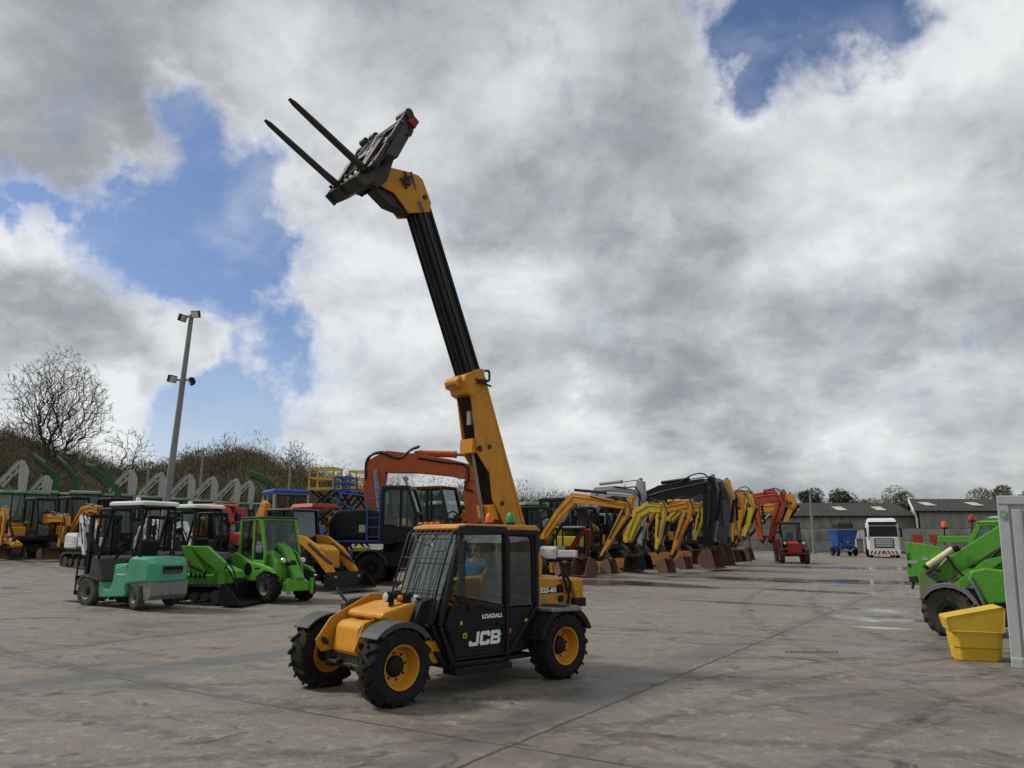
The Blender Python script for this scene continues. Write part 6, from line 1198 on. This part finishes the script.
# ------------------------------------------------------------------ right: green telehandlers, grit bin, container
gx, gy = G(952, 636); f = F('telehandler', 'green compact telehandler on the right with low boom and pale yellow cylinder', 'telehandler', gx + 1.1 * .848 + .72 * .53, gy - 1.1 * .53 + .72 * .848, 148)
for sx in (1.1, -1.1):
    for sd in (1, -1): wheel(f.r, sx, sd * .72, .44, .32, paint('mud_green', (.05, .12, .04), .7, .8, dcol=(.12, .1, .08)), RUD, sd, lugs=16, seg=32, rr=.5, dish=.3)
trace(f, 'boom', [(1003, 523), (949, 557), (937, 570), (939, 581), (947, 581), (1003, 546)], .15, .14, GRN, .015)
trace(f, 'carriage_plate', [(905, 542), (919, 543), (940, 547), (946, 556), (937, 568), (930, 572), (925, 588), (907, 573), (907, 556)], .35, .05, GRN, .012)
trace(f, 'carriage_plate', [(905, 542), (919, 543), (936, 547), (940, 556), (932, 568), (925, 572), (920, 582), (907, 573), (907, 556)], -.45, .05, GRN, .012)
m = MB(); a_ = f.lz(909, 560, 0); m.bar((a_[0] - .04, -.5, a_[1]), (a_[0] - .04, .4, a_[1]), .08, .3); a_ = f.lz(915, 576, .3); m.bb(a_[0] - .05, a_[0] + .1, -.5, .45, a_[1] - .12, a_[1]); m.tube([(a_[0] + .0, .4, a_[1]), (a_[0] + .06, .42, a_[1] - .25)], .03); f.p('carriage', m, STL, .01)
trace(f, 'front_frame', [(920, 571), (938, 583), (938, 590), (934, 600), (936, 613), (925, 614), (921, 595)], .3, .3, paint('muddy_green_frame', (.14, .2, .07), .8, .8, dcol=(.16, .13, .1)), .02)
trace(f, 'chassis', [(934, 598), (946, 584), (975, 588), (1006, 585), (1010, 625), (985, 628), (975, 600), (955, 592), (940, 606)], .1, .4, STL, .02)
trace(f, 'engine_cover', [(971, 571), (985, 568), (1004, 570), (1009, 602), (988, 604), (978, 592), (968, 579)], .62, .18, GRN, .03)
m = MB(); P_ = f.pts([(970, 577), (977, 590), (984, 604), (988, 612)], .82); m.tube([(a, .82, b) for a, b in P_], .03, 6); f.p('cover_trim', m, GRY)
trace(f, 'side_beam', [(946, 590), (985, 560), (1002, 556), (1002, 562), (975, 580), (958, 596)], .5, .05, GRN, .01)
m = MB(); m.prism(arc(1.1, .44, .5, 25, 165, .03, 14), .52, .93); m.prism(arc(1.1, .44, .46, 30, 160, .05, 14), .9, .93); f.p('mudguard', m, GRY)
m = MB(); a_, b_ = f.lz(928, 566, .45), f.lz(953, 549, .45); m.cyl((a_[0], .45, a_[1]), (b_[0], .45, b_[1]), .065, seg=14); o = f.p('lift_cylinder', m, CRM); m = MB(); m.cyl((b_[0], .45, b_[1]), (b_[0] - .1, .45, b_[1] + .05), .08); m.cyl((a_[0] + .03, .42, a_[1] - .0), (a_[0] + .05, .42, a_[1] - .04), .05); m.build('cylinder_end', BLK, o)
m = MB(); P_ = f.pts([(947, 556), (955, 568), (963, 576), (970, 576)], .5); m.tube([(a, .5, b) for a, b in P_], .025, 6); P_ = f.pts([(926, 574), (934, 569), (941, 571)], .5); m.tube([(a, .5, b) for a, b in P_], .03, 6); P_ = f.pts([(960, 582), (975, 574), (1000, 549)], .35); m.tube([(a, .35, b) for a, b in P_], .03, 6); f.p('hose', m, SAT)
m = MB(); a_ = f.lz(925, 558, .402); m.prism([(a_[0] + .06, a_[1] - .04), (a_[0] - .06, a_[1] - .04), (a_[0], a_[1] + .05)], .402, .406); a_ = f.lz(911, 562, .402); m.bb(a_[0] - .12, a_[0] + .06, .402, .406, a_[1] - .03, a_[1] + .03); f.p('sticker', m, LGR)
cabin(f, [f.lz(1040, 570, -.35), f.lz(1036, 524, -.35), f.lz(980, 524, -.35), f.lz(972, 540, -.35), f.lz(970, 566, -.35)], -.75, -.0 - .05, .08, GRN, GRN, None, rt=.06)
gx2, gy2 = G(958, 609); f2 = F('telehandler', 'second green telehandler behind, with red warning boards and amber beacon', 'telehandler', gx2 + 2.0, gy2 + 1.6, 148)
for sx in (1.3, -1.3):
    for sd in (1, -1): wheel(f2.r, sx, sd * .8, .5, .36, GRY, RUD, sd, lugs=14, seg=24)
m = MB(); a_, b_ = f2.lz(975, 536, .2), f2.lz(938, 540, .2); m.bb(min(a_[0], b_[0]) - 1.6, max(a_[0], b_[0]), .0, .35, a_[1] - .2, a_[1]); f2.p('boom', m, GRN, .02)
m = MB(); m.bb(-2, 2.1, -.5, .5, .5, 1.1); m.bb(-1.9, .4, -.9, -.4, .6, 1.4); f2.p('chassis', m, GRN, .03)
for px in (918, 934.7):
    a_ = f2.lz(px, 539, 0); m = MB(); m.bb(a_[0] - .012, a_[0] + .012, 0, .0, 0, 0) if 0 else m.bb(a_[0] - .13, a_[0] + .13, .1, .13, a_[1] - .13, a_[1] + .12); m.bb(a_[0] - .02, a_[0] + .02, .06, .1, a_[1] - .9, a_[1]); f2.p('warning_board', m, RED)
def stemlight(f, px, y0, y1, W, mat):
    a, b = f.lz(px, y0, W), f.lz(px, y1, W); m = MB(); m.tube([(b[0], W, b[1]), (a[0], W, a[1])], .02, 6); m.lathe([(.07, 0), (.1, .01), (.1, .04), (.06, .05)], (a[0], W, a[1]), 14, 'z'); o = f.p('beacon', m, SAT)
    m = MB(); m.lathe([(.075, .05), (.08, .1), (.06, .2), (0, .22)], (a[0], W, a[1]), 14, 'z'); m.build('beacon_lens', mat, o)
stemlight(f2, 944.5, 529, 545, .2, ORL); stemlight(f2, 972, 522, 540, -.2, paint('red_lens', (.5, .03, .03), .2, .05, bump=0))
cabin(f2, [(-1.2, .9), (-1.1, 2.35), (-.1, 2.35), (.15, 1.6), (.1, .9)], -.2, .8, .08, GRN, LGR, None)
# grit bin
gx, gy = G(978, 662); f = F('grit_bin', 'yellow plastic grit bin with sloping lid beside the grey container', 'grit bin', gx + .12, gy + .25, 160)
BIN = paint('bin_plastic', (.62, .40, .03), .5, .3, dcol=(.3, .2, .04))
def tier(m, z0, z1, a0, a1, b0, b1, w0, w1):
    ch = .08
    def rg(z, a, b, w_): return [(a + 0, -w_ + ch, z), (a + ch, -w_, z), (b - ch, -w_, z), (b, -w_ + ch, z), (b, w_ - ch, z), (b - ch, w_, z), (a + ch, w_, z), (a, w_ - ch, z)]
    m.loft([rg(z0, a0, b0, w0), rg(z1, a1, b1, w1)])
m = MB(); tier(m, 0, .19, -.31, -.33, .30, .32, .24, .26); tier(m, .19, .43, -.33, -.35, .32, .34, .28, .31); f.p('tub', m, BIN, .015)
m = MB(); m.loft([[(-.35, w_, .43), (.36, w_, .43), (.40, w_, .60), (.39, w_, .63), (-.37, w_, .80), (-.40, w_, .78), (-.38, w_, .62)] for w_ in (-.31, -.33, .33, .31)]); f.p('lid', m, BIN, .02)
# container
gx, gy = G(1012, 668); CT = paint('container_grey', (.42, .44, .44), .5, .25, dcol=(.2, .2, .19), sc=.5)
f = F('site_container', 'light grey steel container at the right edge', 'container', gx, gy, -32); Hc = 2.42
M_ = Matrix.Rotation(radians(1.8), 4, 'Y'); f.r.rotation_euler = (0, radians(1.6), radians(-32))
m = MB(); m.bb(.13, 3.0, .03, 2.4, .14, Hc - .12); f.p('shell', m, CT, .01)
m = MB(); m.bb(0, .14, 0, .14, .0, Hc); m.bb(0, 3.05, -.01, .12, Hc - .13, Hc + .0); m.bb(0.0, 3.05, -.005, .12, .02, .15); m.bb(0, .13, .14, 2.4, Hc - .12, Hc - .01); m.bb(0, .13, .14, 2.4, .02, .14); m.bb(0, .14, 2.3, 2.44, 0, Hc); m.bb(-.005, .15, -.012, .14, .0, .14); f.p('frame', m, CT, .012)
m = MB(); m.bb(.17, 1.3, -.0, .03, .2, Hc - .2); d_ = f.p('door', m, CT, .01)
m = MB(); m.tube([(.3, -.03, .2), (.3, -.03, Hc - .2)], .017, 8); m.bb(.27, .33, -.05, .0, 1.1, 1.16); m.build('lock_bar', GRY, d_)
m = MB(); m.bb(.03, .11, -.016, -.012, Hc - .34, Hc - .22); s1 = f.p('sticker', m, paint('sticker_teal', (.1, .35, .3), .4, .1, bump=0)); m = MB(); m.bb(.05, .09, -.02, -.017, Hc - .31, Hc - .26); m.build('sticker_mark', LEM, s1)
# drain grate and joint patches
gx, gy = G(810, 652); f = F('drain_grate', 'narrow iron drain grate set in the concrete on the right', 'drain grate', gx, gy, 0, z=zg(gx, gy) + .002)
m = MB()
for k in range(14): x_ = -.42 + .062 * k; m.loft([[(x_ + dx, -.1 + dy, z_) for dx, dy in ((0, 0), (.03, 0), (.07, .17), (.04, .17))] for z_ in (.001, .006)])
f.p('slot', m, STL)
